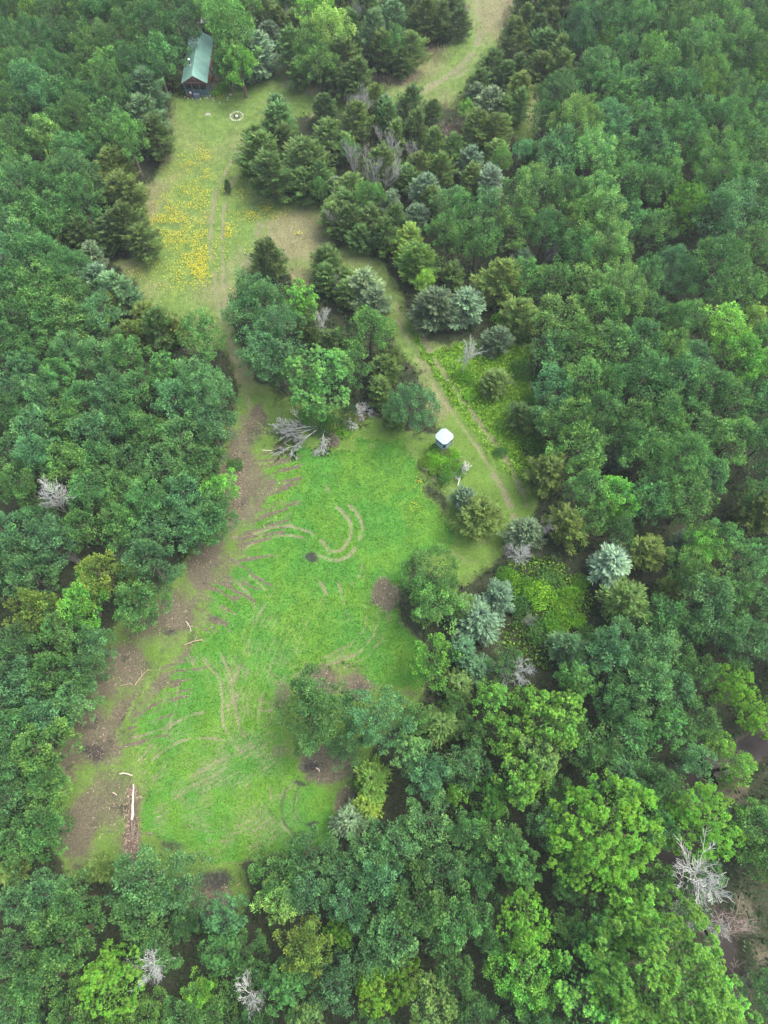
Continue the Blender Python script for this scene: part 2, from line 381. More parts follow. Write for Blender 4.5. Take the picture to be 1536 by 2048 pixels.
# (points, half width px, strength)
TRACKS = [
 (T('512,270 478,300 452,340 434,380 424,430 420,490 428,540 436,600 444,640'), 4, .8),
 (T('522,290 480,335 458,375 447,430 444,490 446,540 450,600 456,650 462,700 475,745'), 4, .85),
 (T('540,255 500,285 465,325'), 4, .5), (T('520,450 512,480 506,500 490,530 470,580 460,630'), 9, .75), (T('540,445 542,470 536,490'), 5, .8), (T('480,505 465,540 450,600'), 14, .45),
 (T('957,-60 957,20 962,62 950,100 925,130 885,160 850,180 810,200'), 6, .9), (T('972,-60 976,40 978,66 962,105 935,137 895,168'), 4, .6), (T('905,-60 925,0 948,40 955,80'), 5, .5), (T('1010,0 985,60 955,110 900,165'), 6, .3), (T('985,100 930,160 880,190'), 5, .3),
 (T('560,100 567,145 575,165 610,180'), 12, .9), (T('600,175 660,195 720,198 790,180 840,140'), 10, .6), (T('640,190 632,215 625,235'), 7, .6), (T('655,185 660,215'), 4, .5), (T('530,205 570,200 600,195'), 8, .4),
 (T('420,130 432,160 425,190'), 8, .7),
 (T('795,640 822,695 845,735 872,778 905,825 940,872 975,925 1000,965 1018,1000 1028,1035'), 3.6, 1.0), (T('820,625 848,680 875,728 905,772 945,825 985,880 1020,930 1045,980 1055,1010'), 4.2, 1.15),
 (T('830,640 880,745 960,855 1040,970'), 10, .35), (T('985,950 1010,985 1025,1020 1028,1040'), 7, .9), (T('900,1105 925,1120 955,1125 985,1105 1010,1075'), 6, .6), (T('960,1090 985,1070'), 8, .5),
 (T('770,560 790,600 812,650'), 7, .5), (T('815,905 820,925'), 3, .6),
 (T('475,700 482,730 495,790 505,840'), 7, .6), (T('455,640 460,680 465,720'), 6, .8),
 # circles and arcs driven in the plot
 (T('640,1078 650,1092 666,1103 682,1100 694,1088 701,1068 702,1050 695,1035 685,1022 672,1015'), 3.8, .95),
 (T('636,1110 655,1118 675,1120 690,1117 706,1103 718,1082 725,1060 722,1040 712,1024 700,1012'), 3.8, .9),
 (T('465,1075 510,1068 545,1055 580,1052 615,1060 645,1085 660,1110'), 3.5, .7), (T('480,1100 520,1082 560,1070 600,1072 630,1090'), 3.2, .6),
 (T('465,1107 500,1115 540,1112'), 3, .5), (T('500,1150 515,1165 530,1178'), 3, .7), (T('470,1160 495,1185 512,1215'), 4, .5),
 (T('560,1165 540,1190 510,1240 495,1300 485,1340'), 1.6, .45), (T('540,1190 505,1260 480,1330 470,1400'), 1.6, .4), (T('525,1220 520,1290 530,1340'), 1.5, .4),
 (T('403,1308 415,1330 430,1345 441,1365 445,1395 445,1440 455,1470'), 3.2, .75), (T('440,1305 452,1330 462,1352 467,1390 473,1430 483,1465 497,1485'), 3.2, .8),
 (T('498,1335 490,1365 470,1400 430,1430'), 3, .6), (T('480,1330 465,1365'), 2.5, .5), (T('372,1290 385,1320 392,1340'), 2.8, .6),
 (T('358,1368 354,1400 345,1440 330,1455 290,1468 262,1475'), 3, .7), (T('335,1385 322,1430 312,1450'), 3, .6),
 (T('280,1520 310,1480 345,1450 375,1430 410,1425'), 3.2, .65), (T('290,1545 320,1505 360,1482 400,1475 440,1480 475,1492'), 3.2, .7), (T('300,1570 330,1530 370,1495'), 2.5, .45),
 (T('455,1465 470,1492 482,1505'), 4, .8),
 (T('285,1600 340,1575 400,1545 450,1520 505,1492 560,1450'), 1.8, .55), (T('290,1630 350,1595 410,1560 470,1530 520,1497 560,1470'), 1.8, .55), (T('300,1645 380,1600 450,1560'), 1.6, .4), (T('300,1590 380,1552 440,1518'), 1.6, .45),
 (T('610,1290 570,1330 540,1360 520,1400 515,1440 500,1480'), 2, .5), (T('640,1300 590,1330 550,1370'), 2, .35), (T('515,1495 530,1530 525,1570'), 2, .4),
 (T('715,1150 740,1175 757,1205 758,1240 745,1275 720,1303 690,1320 650,1332'), 3, .6), (T('700,1160 725,1190 735,1225 728,1260 700,1290 660,1310 610,1325'), 3, .45), (T('770,1190 775,1240 760,1285 730,1315 690,1335'), 3, .45),
 (T('678,1165 685,1200 697,1235'), 4, .5), (T('640,1215 660,1240 690,1245 700,1228'), 3, .5), (T('640,1165 652,1185'), 5, .6), (T('725,1130 720,1150'), 3, .5),
 (T('600,1350 560,1352 540,1350'), 3, .5), (T('520,1400 545,1405'), 5, .5), (T('520,1420 545,1418'), 4, .5),
 (T('430,1700 490,1680 540,1640 580,1600'), 2, .4), (T('450,1710 520,1690 570,1660 600,1620'), 2, .4),
 (T('590,1560 570,1590 562,1620 570,1655 590,1680 625,1685'), 3.5, .6),
 (T('560,900 610,945 640,990'), 3, .3), (T('745,890 730,905'), 5, .5), (T('655,970 656,980'), 6, .6),
]
_q = random.Random(14)
for k in range(9):                                             # wide sweeps round the foot of the plot
    rx, ry = 60 + k * 13, 38 + k * 11; a0 = _q.uniform(-.3, .5); a1 = a0 + _q.uniform(1.4, 2.6)
    TRACKS.append(([(430 + rx * math.cos(a0 + (a1 - a0) * i / 12), 1590 + ry * math.sin(a0 + (a1 - a0) * i / 12)) for i in range(13)], 1.6, _q.uniform(.35, .6)))
for k in range(12):                                            # straight passes rising to the right
    y = 1560 + k * 11; TRACKS.append(([(285, y), (380, y - 42), (470, y - 88), (560, y - 140)], 1.5, _q.uniform(.3, .6)))
for k in range(10):                                            # passes running up the middle
    x = 440 + k * 13; TRACKS.append(([(x, 1440), (x + 18, 1350), (x + 50, 1260), (x + 95, 1180)], 1.6, _q.uniform(.3, .55)))
for k in range(7):
    x = 690 + k * 9; TRACKS.append(([(x + 20, 1170), (x + 42, 1215), (x + 30, 1270), (x - 20, 1310), (x - 90, 1335)], 1.6, _q.uniform(.3, .55)))
for pts_, wd_, s_ in [t for t in TRACKS if t[1] <= 3.5 and min(p[1] for p in t[0]) > 1180 and max(p[0] for p in t[0]) < 780]:
    for off_ in (-26, -17, -9, 9, 17, 26):                            # fainter lines beside them, left by the other wheels and the drag
        q_ = []
        for i_, (x_, y_) in enumerate(pts_):
            a_ = pts_[max(0, i_ - 1)]; b_ = pts_[min(len(pts_) - 1, i_ + 1)]; l_ = math.hypot(b_[0] - a_[0], b_[1] - a_[1])
            q_.append((x_ - (b_[1] - a_[1]) / l_ * off_, y_ + (b_[0] - a_[0]) / l_ * off_))
        TRACKS.append((q_, 1.5, s_ * .5))
COMBS = []
_r = random.Random(3)
for k in range(20):                                            # soil fingers reaching into the plot along its left side
    y = 905 + k * 11; x0 = 545 - max(0, (y - 960)) * .32
    COMBS.append(([(x0 - 25, y + 8), (x0 + _r.uniform(20, 75), y - _r.uniform(2, 20))], _r.uniform(2.5, 4.5), _r.uniform(.5, .95)))
for k in range(18):
    t = k / 17; x = 470 - t * 95; y = 1115 + t * 130
    COMBS.append(([(x - 20, y - 5), (x + _r.uniform(28, 75), y + _r.uniform(20, 58))], _r.uniform(2.5, 4.8), _r.uniform(.55, .95)))
for k in range(14):
    t = k / 13; x = 350 - t * 90; y = 1330 + t * 160
    COMBS.append(([(x - 25, y + 5), (x + _r.uniform(25, 80), y - _r.uniform(4, 28))], _r.uniform(2.5, 5), _r.uniform(.5, .85)))
for k in range(8):
    y = 1560 + k * 16; COMBS.append(([(275, y), (285 + _r.uniform(5, 35), y - 6)], _r.uniform(2.5, 4.5), _r.uniform(.35, .65)))
SOILB = [(475, 960, 38, 90, .9), (500, 850, 38, 42, .65), (400, 1150, 38, 40, .85), (250, 1330, 60, 62, .8), (190, 1470, 60, 80, .85), (215, 1600, 70, 110, .6), (770, 1190, 34, 36, .95), (640, 1365, 62, 40, .8), (715, 1370, 45, 36, .8),
         (650, 1530, 75, 45, .85), (560, 1390, 26, 62, .55), (560, 1500, 30, 30, .5), (265, 1680, 22, 60, .9), (600, 900, 60, 18, .3), (690, 1600, 28, 40, .7), (420, 1800, 60, 50, .8), (165, 1700, 60, 50, .5),
         (430, 1150, 60, 30, .55), (350, 1240, 70, 40, .7), (1050, 1430, 30, 20, .2), (820, 1385, 40, 14, .5), (370, 1640, 20, 10, .1), (600, 640, 20, 20, .4), (1490, 1830, 40, 70, .62), (1520,1900,30,50,.6), (1480, 1590, 40, 26, .9), (380, 700, 30, 18, .5), (1030,1420,10,10,.2)]
MUDB = [(620, 1115, 19, 12, 1.1), (430, 1760, 48, 26, .95), (345, 1690, 42, 20, .7), (185, 1505, 38, 26, .8), (265, 1270, 28, 16, .5), (385, 1275, 22, 16, .6), (340, 1265, 22, 9, .8), (430, 1235, 20, 8, .6), (620, 1535, 32, 14, .8), (600, 1568, 22, 8, .8),
        (625, 1648, 20, 7, .9), (350, 1355, 14, 8, .5), (510, 870, 24, 30, .5), (725, 1375, 22, 16, .6), (250, 1470, 30, 24, .5), (300, 1330, 26, 16, .5), (745, 1200, 16, 12, .5), (330, 1365, 20, 10, .4), (590, 1500, 22, 16, .3), (400, 1830, 24, 30, .7), (568, 1057, 13, 5, .6)]
MUDL = [(T('575,1578 563,1605 566,1635 575,1655 595,1672 620,1680 645,1668'), 4, .62), (T('598,1575 588,1600 586,1625 598,1645 615,1650'), 3.5, .55), (T('660,1590 663,1620 655,1650'), 4, .5), (T('475,1455 495,1482'), 4, .5), (T('480,1100 520,1108'), 3, .3)]
CREEK = [T('1540,1480 1500,1500 1450,1545 1400,1520 1370,1560 1400,1610 1390,1660 1350,1700 1345,1780 1400,1830 1440,1850 1450,1960 1440,2100'), T('1300,1700 1350,1715')]

def masks(X, Y):
    x, y = proj(X, Y)
    wx = x + (fbm(X, Y, 1.6, 11) - .5) * 26; wy = y + (fbm(X, Y, 1.6, 31) - .5) * 26
    xs = x + (fbm(X, Y, .9, 51) - .5) * 7; ys = y + (fbm(X, Y, .9, 71) - .5) * 7
    op = np.zeros_like(x)
    for p in OPEN: op = np.maximum(op, soft(wx, wy, p, 16))
    strip = soft(wx, wy, STRIP, 14)
    clover = np.maximum(soft(wx, wy, CLOVER, 9), .0)
    soil = np.maximum(strip, np.clip(line(wx, wy, T('560,900 525,980 490,1060 455,1120 425,1190 390,1265 330,1350 275,1430'), 16), 0, .8)) * (.42 + 1.0 * (fbm(X, Y, 3.2, 7) - .35)); mud = np.zeros_like(x); tr = np.zeros_like(x)
    for cx, cy, rx, ry, s in SOILB: soil = np.maximum(soil, blob(wx, wy, cx, cy, rx, ry) * s)
    wxs = wx * .3 + xs * .7; wys = wy * .3 + ys * .7; nt1 = .35 + .9 * fbm(X, Y, 1.2, 3); nt2 = np.clip(-.35 + 2.5 * fbm(X, Y, 1.5, 17), .1, 1.2)
    for pts, wd, s in COMBS: soil = np.maximum(soil, line(wxs, wys, pts, wd) * s * nt1)
    for cx, cy, rx, ry, s in MUDB: mud = np.maximum(mud, blob(wx * .6 + x * .4, wy * .6 + y * .4, cx, cy, rx, ry) * s)
    for pts, wd, s in MUDL: mud = np.maximum(mud, line(xs, ys, pts, wd) * s)
    for pts, wd, s in TRACKS:
        if min(q[1] for q in pts) > 1010 and max(q[0] for q in pts) < 790: wd, s = max(1.4, wd * .9), s * 1.15
        tr = np.maximum(tr, line(xs, ys, pts, wd) * s * (1.25 if min(q[1] for q in pts) > 1010 and max(q[0] for q in pts) < 790 else 1.0) * nt2)
    wetn = fbm(X, Y, 2.2, 77); mud = np.maximum(mud, strip * np.clip((wetn - .62) * 4, 0, .6))
    lime = np.maximum(soft(wx, wy, LIME, 10), soft(wx, wy, LIME2, 14))
    dry = np.clip(.36 + 1.25 * (fbm(X, Y, 9, 23) - .5), 0, 1)
    for cx, cy, rx, ry, s in [(600, 470, 90, 70, .95), (560, 560, 90, 40, .8), (450, 590, 120, 60, .55), (850, 130, 70, 35, .6), (1000, 20, 60, 90, .9), (930, 160, 60, 50, .3), (305, 410, 24, 50, .7), (320, 270, 60, 40, .4), (720, 520, 80, 30, .5), (860, 215, 60, 20, .6), (400, 650, 120, 30, .5), (1065, 210, 30, 70, .6), (365, 215, 30, 60, .4)]:
        dry = np.maximum(dry, blob(wx, wy, cx, cy, rx, ry) * s)
    dry *= 1 - blob(wx, wy, 440, 210, 90, 45) * .6
    dry *= np.clip((1100 - y) / 300, .25, 1) * (1 - soft(wx, wy, T('560,760 830,850 960,850 1060,1040 1000,1130 880,1120 830,900 560,900'), 30) * .55)
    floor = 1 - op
    creek = np.zeros_like(x)
    for c in CREEK: creek = np.maximum(creek, np.clip(1.25 - segd(wx * .5 + x * .5, wy * .5 + y * .5, c) / 38, 0, 1))
    return dict(x=x, y=y, clover=clover, soil=soil, mud=mud, track=tr, lime=lime, dry=dry, floor=floor, creek=creek, open=op, lush=np.clip((y - 640) / 160, 0, 1) * op * (.75 + .5 * (fbm(X, Y, 5, 63) - .5)))

def axis(cuts):
    a = []
    for lo, hi, step in cuts: a += list(np.arange(lo, hi - step * .3, step))
    lo, hi, step = cuts[0][0], cuts[-1][1], cuts[0][2]; a.append(hi); s = step; p = hi
    while p < 3200: s *= 1.5; p += s; a.append(p)
    s = step; p = lo
    while p > -3200: s *= 1.5; p -= s; a.insert(0, p)
    return np.array(a)
gx = axis([(-50, -42, .3), (-42, 14, .17), (14, 50, .3)]); gy = axis([(-23, -13, .3), (-13, 48, .17), (48, 142, .3)])
GX, GY = np.meshgrid(gx, gy); X = GX.ravel(); Y = GY.ravel()
inside = (np.abs(X) < 50.2) & (Y > -23.2) & (Y < 142.2)
Mk = {k: np.zeros(len(X)) for k in ('clover', 'soil', 'mud', 'track', 'lime', 'dry', 'floor', 'creek', 'lush')}; Mk['floor'][:] = 1
mm = masks(X[inside], Y[inside])
for k in Mk: Mk[k][inside] = mm[k]
Z = np.zeros(len(X))
Z[inside] = (fbm(X[inside], Y[inside], 7, 41) - .5) * .18 + (vnoise(X[inside], Y[inside], .9, 43) - .5) * .05 - mm['track'] * .07 - mm['mud'] * .06 - np.clip(mm['creek'], 0, .9) * 1.15 + mm['floor'] * .05
ny_, nx_ = GX.shape
me = bpy.data.meshes.new('ground'); me.vertices.add(len(X)); me.vertices.foreach_set('co', np.stack((X, Y, Z), 1).astype(np.float32).ravel())
idx = np.arange(ny_ * nx_).reshape(ny_, nx_)
F = np.stack((idx[:-1, :-1], idx[:-1, 1:], idx[1:, 1:], idx[1:, :-1]), -1).reshape(-1, 4).astype(np.int32)
me.loops.add(F.size); me.loops.foreach_set('vertex_index', F.ravel()); me.polygons.add(len(F)); me.polygons.foreach_set('loop_start', np.arange(0, F.size, 4, dtype=np.int32))
for nm, ks in (('coverA', ('clover', 'soil', 'mud')), ('coverB', ('track', 'lime', 'dry')), ('coverC', ('floor', 'creek', 'lush'))):
    a = me.attributes.new(nm, 'FLOAT_COLOR', 'POINT'); c = np.ones((len(X), 4), np.float32)
    for i, k in enumerate(ks): c[:, i] = Mk[k]
    a.data.foreach_set('color', c.ravel())
me.polygons.foreach_set('use_smooth', np.ones(len(F), bool)); me.update(calc_edges=True)

b = NB('land_cover')
tc = b.n('TexCoord').outputs['Object']
def attr3(nm):
    a = b.n('Attribute', attribute_name=nm); s = b.n('SeparateColor'); b.put(s.inputs[0], a.outputs['Color']); return s.outputs
A_, B_, C_ = attr3('coverA'), attr3('coverB'), attr3('coverC')
nA = b.noise(1.1, 5, .62, tc); nB = b.noise(4.5, 4, .65, tc); nC = b.noise(16, 3, .7, tc); nD = b.noise(.16, 3, .6, tc); nE = b.noise(2.4, 5, .7, tc)
def edge(m, lo=.38, hi=.62, k=.7, nz=None): return b.step(b.math('MULTIPLY_ADD', b.math('SUBTRACT', nz or nE, .5), k, m), lo, hi)
grass = b.mix(b.step(nA, .35, .68), (0.082, 0.148, 0.030), (0.131, 0.203, 0.045))
grass = b.mix(b.math('MULTIPLY', b.step(nC, .5, .72), .5), grass, (0.218, 0.237, 0.099))
grass = b.mix(b.math('MULTIPLY', edge(C_[2], .3, .8, .6), .9), grass, b.mix(b.step(nB, .3, .7), (.072, .145, .022), (.118, .195, .032)))
dryc = b.mix(b.step(nB, .35, .7), (0.135, 0.140, 0.060), (0.230, 0.212, 0.114))
col = b.mix(edge(B_[2], .3, .78, .8), grass, dryc)
clov = b.mix(b.step(nD, .40, .60), (.054, .190, .022), (.092, .212, .020))
clov = b.mix(b.step(nA, .35, .7), clov, b.scale(clov, .78))
clov = b.mix(b.math('MULTIPLY', b.step(nC, .45, .7), .5), clov, (0.114, 0.240, 0.046))
clov = b.mix(b.math('MULTIPLY', b.step(nB, .62, .8), .35), clov, (0.137, 0.160, 0.050))
clov = b.mix(b.math('MULTIPLY', b.step(b.noise(.9, 5, .7, tc), .56, .72), .55), clov, (.120, .135, .050))
col = b.mix(edge(A_[0], .28, .72, .9), col, clov)
limec = b.mix(b.step(nB, .38, .66), (0.055, 0.136, 0.015), (0.158, 0.292, 0.020))
col = b.mix(edge(B_[1], .35, .65, .7), col, limec)
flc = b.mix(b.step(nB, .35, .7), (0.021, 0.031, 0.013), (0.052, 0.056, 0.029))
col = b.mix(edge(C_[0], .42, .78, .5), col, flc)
tan = b.mix(b.step(nB, .3, .7), (0.138, 0.133, 0.066), (0.227, 0.194, 0.132))
col = b.mix(b.math('MULTIPLY', edge(B_[0], .10, .95, .95), .74), col, tan)
so1 = b.mix(b.step(nB, .3, .75), (0.079, 0.065, 0.043), (0.143, 0.125, 0.081)); so1 = b.mix(b.math('MULTIPLY', b.step(nC, .45, .75), .35), so1, (0.221, 0.190, 0.121))
so1 = b.mix(b.math('MULTIPLY', b.step(nE, .48, .66), .6), so1, (0.060, 0.088, 0.035))
col = b.mix(edge(A_[1], .34, .66, .75), col, so1)
mudc = b.mix(b.step(nB, .4, .75), (0.024, 0.023, 0.022), (0.065, 0.059, 0.054))
col = b.mix(b.math('MULTIPLY', edge(A_[2], .22, .95, .9), .92), col, mudc)
crk = b.mix(b.step(nA, .35, .7), (0.041, 0.033, 0.025), (0.103, 0.086, 0.066))
col = b.mix(b.step(C_[1], .25, .6), col, crk)
col = b.scale(col, b.math('MULTIPLY', b.rng(b.noise(7, 3, .7, tc), .3, .7, .70, 1.30), b.rng(b.noise(.45, 3, .6, tc), .3, .7, .86, 1.14)))
hgt = b.math('ADD', b.math('MULTIPLY', nB, .5), b.math('MULTIPLY', nC, .5))
b.done(b.pbr(col, .85, .15, b.bump(hgt, .9, .16)))
me.materials.append(b.m)
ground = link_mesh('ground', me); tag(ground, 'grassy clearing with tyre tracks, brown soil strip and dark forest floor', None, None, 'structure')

# muddy creek water lying in its bed
b = NB('muddy_water'); tcw = b.n('TexCoord').outputs['Object']; wn = b.noise(.6, 4, .6, tcw)
b.done(b.pbr(b.mix(b.step(wn, .35, .65), (.010, .008, .006), (.022, .017, .013)), .45, .12, b.bump(b.noise(3, 3, .5, tcw), .12, .04)))
MBw = MB()
pts = [G(*p)[:2] for p in CREEK[0]]; Ls = []; 
for i, p in enumerate(pts):
    q0 = pts[max(0, i - 1)]; q1 = pts[min(len(pts) - 1, i + 1)]; tx, ty = q1[0] - q0[0], q1[1] - q0[1]; l = math.hypot(tx, ty)
    Ls.append(((p[0] - ty / l * 4.2, p[1] + tx / l * 4.2, -.62), (p[0] + ty / l * 4.2, p[1] - tx / l * 4.2, -.62)))
for i in range(len(Ls) - 1): MBw.add([Ls[i][0], Ls[i][1], Ls[i + 1][1], Ls[i + 1][0]], [(0, 1, 2, 3)])
tag(MBw.build('creek_water', b.m), 'shallow muddy brown creek winding under the trees at lower right', None, None, 'structure')

# ------------------------------------------------------------------ uncountable ground plants and litter
rg = np.random.default_rng(77)
def scatter(n, x0, x1, y0, y1):
    P = np.stack((rg.uniform(x0, x1, n), rg.uniform(y0, y1, n)), 1); return P, masks(P[:, 0], P[:, 1])
def herb(name, P, base, L, W, zlo, zhi, up, label, cat='grass', mat=None, jit=.25):
    n = len(P); p3 = np.concatenate((P, rg.uniform(zlo, zhi, (n, 1))), 1); d = rand_dirs(rg, n, 0); d[:, 2] += up; d = unit(d)
    s = rg.uniform(.7, 1.3, n); V = leaf_quads(rg, p3, d, L * s, W * s, np.array((0, 0, .6)))
    c = base * (1 + rg.uniform(-jit, jit, (n, 1))) * (1 + rg.uniform(-.08, .08, (n, 3)))
    o = link_mesh(name, np_mesh(name, V, 4, mat or M_TINT, c, 'tint')); tag(o, label, cat, None, 'stuff'); return o
P, m = scatter(150000, -42, 12, -12, 48)
k = (m['clover'] > .5) & (m['soil'] < .4) & (m['mud'] < .4) & (rg.uniform(size=len(P)) > m['track'] * 1.3)
P = P[k][:52000]; n = len(P); yel = (fbm(P[:, 0], P[:, 1], 6, 91)[:, None] > .56) * .6
base = np.array((.062, .195, .024)) * (1 - yel) + np.array((.105, .22, .022)) * yel
base = np.where(rg.uniform(size=(n, 1)) < .12, np.array((.13, .25, .07)), base)
herb('clover_cover', P, base, .15, .11, -.02, .05, .15, 'bright green clover and young crop leaves filling the plot', 'clover')
P, m = scatter(170000, -48, 40, 5, 141)
k = (m['open'] > .45) & (m['clover'] < .3) & (m['soil'] < .35) & (m['mud'] < .3) & (m['lime'] < .4) & (rg.uniform(size=len(P)) > m['track'] * 1.1)
P = P[k][:60000]; dr = m['dry'][k][:60000, None]; n = len(P)
base = np.array((.138, .205, .050)) * (1 - dr * .8) + np.array((.25, .215, .12)) * dr * .8
herb('meadow_grass', P, base, .26, .05, -.02, .03, .7, 'short olive green and straw coloured meadow grass round the tracks')
P, m = scatter(60000, -10, 30, 12, 66)
k = (m['lime'] > .5) & (m['track'] < .4); P = P[k][:24000]; n = len(P)
hz = fbm(P[:, 0], P[:, 1], 1.6, 15)
base = np.where((rg.uniform(size=(n, 1)) < .45), np.array((.20, .33, .03)), np.array((.09, .22, .025))) * (.85 + .6 * hz[:, None])
herb('lime_weeds', P, base, .34, .2, 0, .5, .3, 'lush lime green weeds between the two rut path and the right forest', 'weeds')
P, m = scatter(190000, -72, 72, -22, 141)
k = (m['floor'] > .8) & (m['creek'] < .3) & (fbm(P[:, 0], P[:, 1], 3, 61) > .42); P = P[k][:80000]; n = len(P)
base = np.array((.035, .075, .022)) * (.6 + .9 * fbm(P[:, 0], P[:, 1], 2.5, 19)[:, None])
herb('undergrowth', P, base, .5, .3, 0, .9, .2, 'dark green undergrowth on the shaded forest floor', 'undergrowth')
P, m = scatter(160000, -48, 48, -20, 120)
k = (m['floor'] > .28) & (m['floor'] < .8) & (m['creek'] < .2) & (fbm(P[:, 0], P[:, 1], 1.8, 67) > .47); P = P[k][:30000]; n = len(P)
hz = fbm(P[:, 0], P[:, 1], 1.3, 37)[:, None]
base = (np.array((.060, .125, .028)) * (1 - hz) + np.array((.120, .185, .035)) * hz) * rg.uniform(.6, 1.2, (n, 1))
herb('edge_weeds', P, base, .32, .17, 0, .45, .4, 'rank green weeds and brambles fringing the clearing below the trees', 'weeds')
# tall straw grass beside the upper road
st = []
for (cx, cy, rx, ry, dn) in [(860, 110, 55, 16, 900), (800, 160, 60, 12, 800), (735, 185, 40, 9, 500), (1020, 30, 16, 60, 500), (910, 10, 14, 30, 300), (645, 205, 12, 26, 300), (870, 216, 50, 9, 400), (905, 262, 28, 14, 700)]:
    for _ in range(dn):
        gx_, gy_, _s = G(rg.normal(cx, rx * .5), rg.normal(cy, ry * .5)); st.append((gx_, gy_))
st = np.array(st); herb('tall_straw_grass', st, np.array((.33, .26, .19)) * np.ones((len(st), 1)), .95, .05, 0, .05, 1.8, 'tall faded straw coloured grass along the edge of the upper road')
# yellow flowers
fl = []
for (cx, cy, rx, ry, dn) in [(350, 440, 45, 45, 900), (390, 400, 40, 60, 750), (385, 330, 45, 30, 350), (365, 300, 22, 14, 130), (408, 318, 14, 10, 110), (375, 480, 50, 30, 500), (395, 500, 25, 40, 600), (402, 540, 22, 22, 420), (360, 550, 40, 28, 260), (320, 440, 25, 18, 200), (280, 545, 18, 12, 60), (335, 560, 26, 16, 70), (455, 465, 16, 22, 260), (480, 508, 18, 12, 130), (475, 365, 22, 22, 120), (490, 385, 18, 20, 80), (510, 430, 30, 12, 200), (542, 425, 20, 13, 330), (560, 424, 18, 8, 70), (415, 360, 12, 50, 180), (455, 380, 12, 14, 40), (598, 468, 5, 3, 14), (478, 261, 6, 4, 12), (690, 210, 6, 8, 22), (690, 530, 20, 8, 20), (440, 198, 8, 5, 30), (595, 402, 8, 4, 14), (840, 965, 8, 14, 40), (835, 1010, 10, 10, 20), (350, 560, 80, 60, 120), (424, 580, 6, 4, 8)]:
    q = np.stack((rg.normal(cx, rx * .7, int(dn * 1.7)), rg.normal(cy, ry * .7, int(dn * 1.7))), 1)
    for a_, b_ in q:
        gx_, gy_, _s = G(a_, b_); fl.append((gx_, gy_))
fl = np.array(fl); cl = fbm(fl[:, 0], fl[:, 1], 1.5, 99); fl = fl[cl + rg.normal(size=len(cl)) * .1 > .47]; fm = masks(fl[:, 0], fl[:, 1]); fl = fl[(fm['open'] > .5) & (fm['track'] < .35)]
n = len(fl); Vs = []; h_ = rg.uniform(.2, .45, n); s_ = rg.uniform(.045, .10, n)
for q in range(3):
    a = q * 2.09 + rg.uniform(0, .5, n); dirs = np.stack((np.cos(a), np.sin(a), np.full(n, .15)), 1)
    p3 = np.concatenate((fl, h_[:, None]), 1) - dirs * (s_ * .3)[:, None]
    sd = np.stack((-np.sin(a), np.cos(a), np.zeros(n)), 1); V = np.empty((n, 4, 3)); V[:, 0] = p3; V[:, 1] = p3 + dirs * (s_ * .6)[:, None] + sd * (s_ * .5)[:, None]; V[:, 2] = p3 + dirs * s_[:, None] * 1.3; V[:, 3] = p3 + dirs * (s_ * .6)[:, None] - sd * (s_ * .5)[:, None]
    Vs.append(V.reshape(-1, 3))
c = np.repeat(np.where(rg.uniform(size=(n, 1)) < .25, np.array((.54, .42, .02)), np.array((.60, .56, .035)))[None], 3, 0).reshape(-1, 3) * rg.uniform(.6, 1.1, (3 * n, 1))
tag(link_mesh('yellow_flowers', np_mesh('yellow_flowers', np.concatenate(Vs), 4, M_TINT, c, 'tint')), 'carpet of golden yellow wildflowers in the upper meadow', 'flowers', None, 'stuff')
# wood chips and splinters on the bare soil
P, m = scatter(90000, -45, 25, -14, 50)
x_, y_ = m['x'], m['y']
dens = np.clip(m['soil'] * 1.3, 0, .9) * np.clip((fbm(P[:, 0], P[:, 1], 2, 29) - .42) * 5, 0, 1) + blob(x_, y_, 475, 960, 18, 60) * .9 + blob(x_, y_, 265, 1680, 13, 60) * 1.0 + blob(x_, y_, 264, 1600, 8, 26) * .6 + blob(x_, y_, 215, 1650, 50, 60) * .3 + blob(x_, y_, 250, 1340, 45, 25) * .35
k = (rg.uniform(size=len(P)) < dens); P = P[k]
ext = []
for (cx, cy, rx, ry, dn) in [(264, 1690, 9, 34, 2600), (265, 1585, 6, 10, 500), (258, 1640, 12, 40, 500), (478, 940, 12, 26, 350), (475, 985, 9, 30, 350)]:
    for _ in range(dn):
        gx_, gy_, _s = G(rg.normal(cx, rx * .6), rg.normal(cy, ry * .6)); ext.append((gx_, gy_))
P = np.concatenate((P, np.array(ext))); n = len(P)
base = np.where(rg.uniform(size=(n, 1)) < .35, np.array((.42, .33, .24)), np.where(rg.uniform(size=(n, 1)) < .5, np.array((.24, .17, .12)), np.array((.12, .09, .07))))
herb('wood_chips', P, base, .40, .045, .01, .05, -.5, 'pale splinters and wood chips strewn over the brown soil strip', 'wood chips', M_LITTER, .35)
# ------------------------------------------------------------------ trees: one mesh set per kind and size, shared by the individuals
import time; _t0 = time.time()
LIB = {}
LIB['E'] = [(4.5,) + broadleaf('forest_tree', 4.5, 11.5, 10 + i, dense=1.05, leaf=(.25, .22, .27)[i % 3], nlobe=(9, 7, 11, 8, 6, 10, 9)[i], plume=(.62, .5, .78, .62, .7, .54, .85)[i], airy=(0, .2, 0, .3, 0, .1, .25)[i]) + (11.5,) for i in range(7)]
LIB['Es'] = [(2.8,) + broadleaf('young_tree', 2.8, 7.6, 30 + i, nlobe=6, dense=1.15, leaf=.22, plume=.5) + (7.6,) for i in range(3)]
LIB['El'] = [(6.5,) + broadleaf('great_tree', 6.5, 15, 40 + i, nlobe=12, dense=1.0, leaf=.26, plume=.66) + (15,) for i in range(2)]
LIB['R'] = [(4.5,) + broadleaf('pale_tipped_tree', 4.5, 12, 50 + i, rosette=1.0, leaf=.27, nlobe=8, plume=.66) + (12,) for i in range(3)]
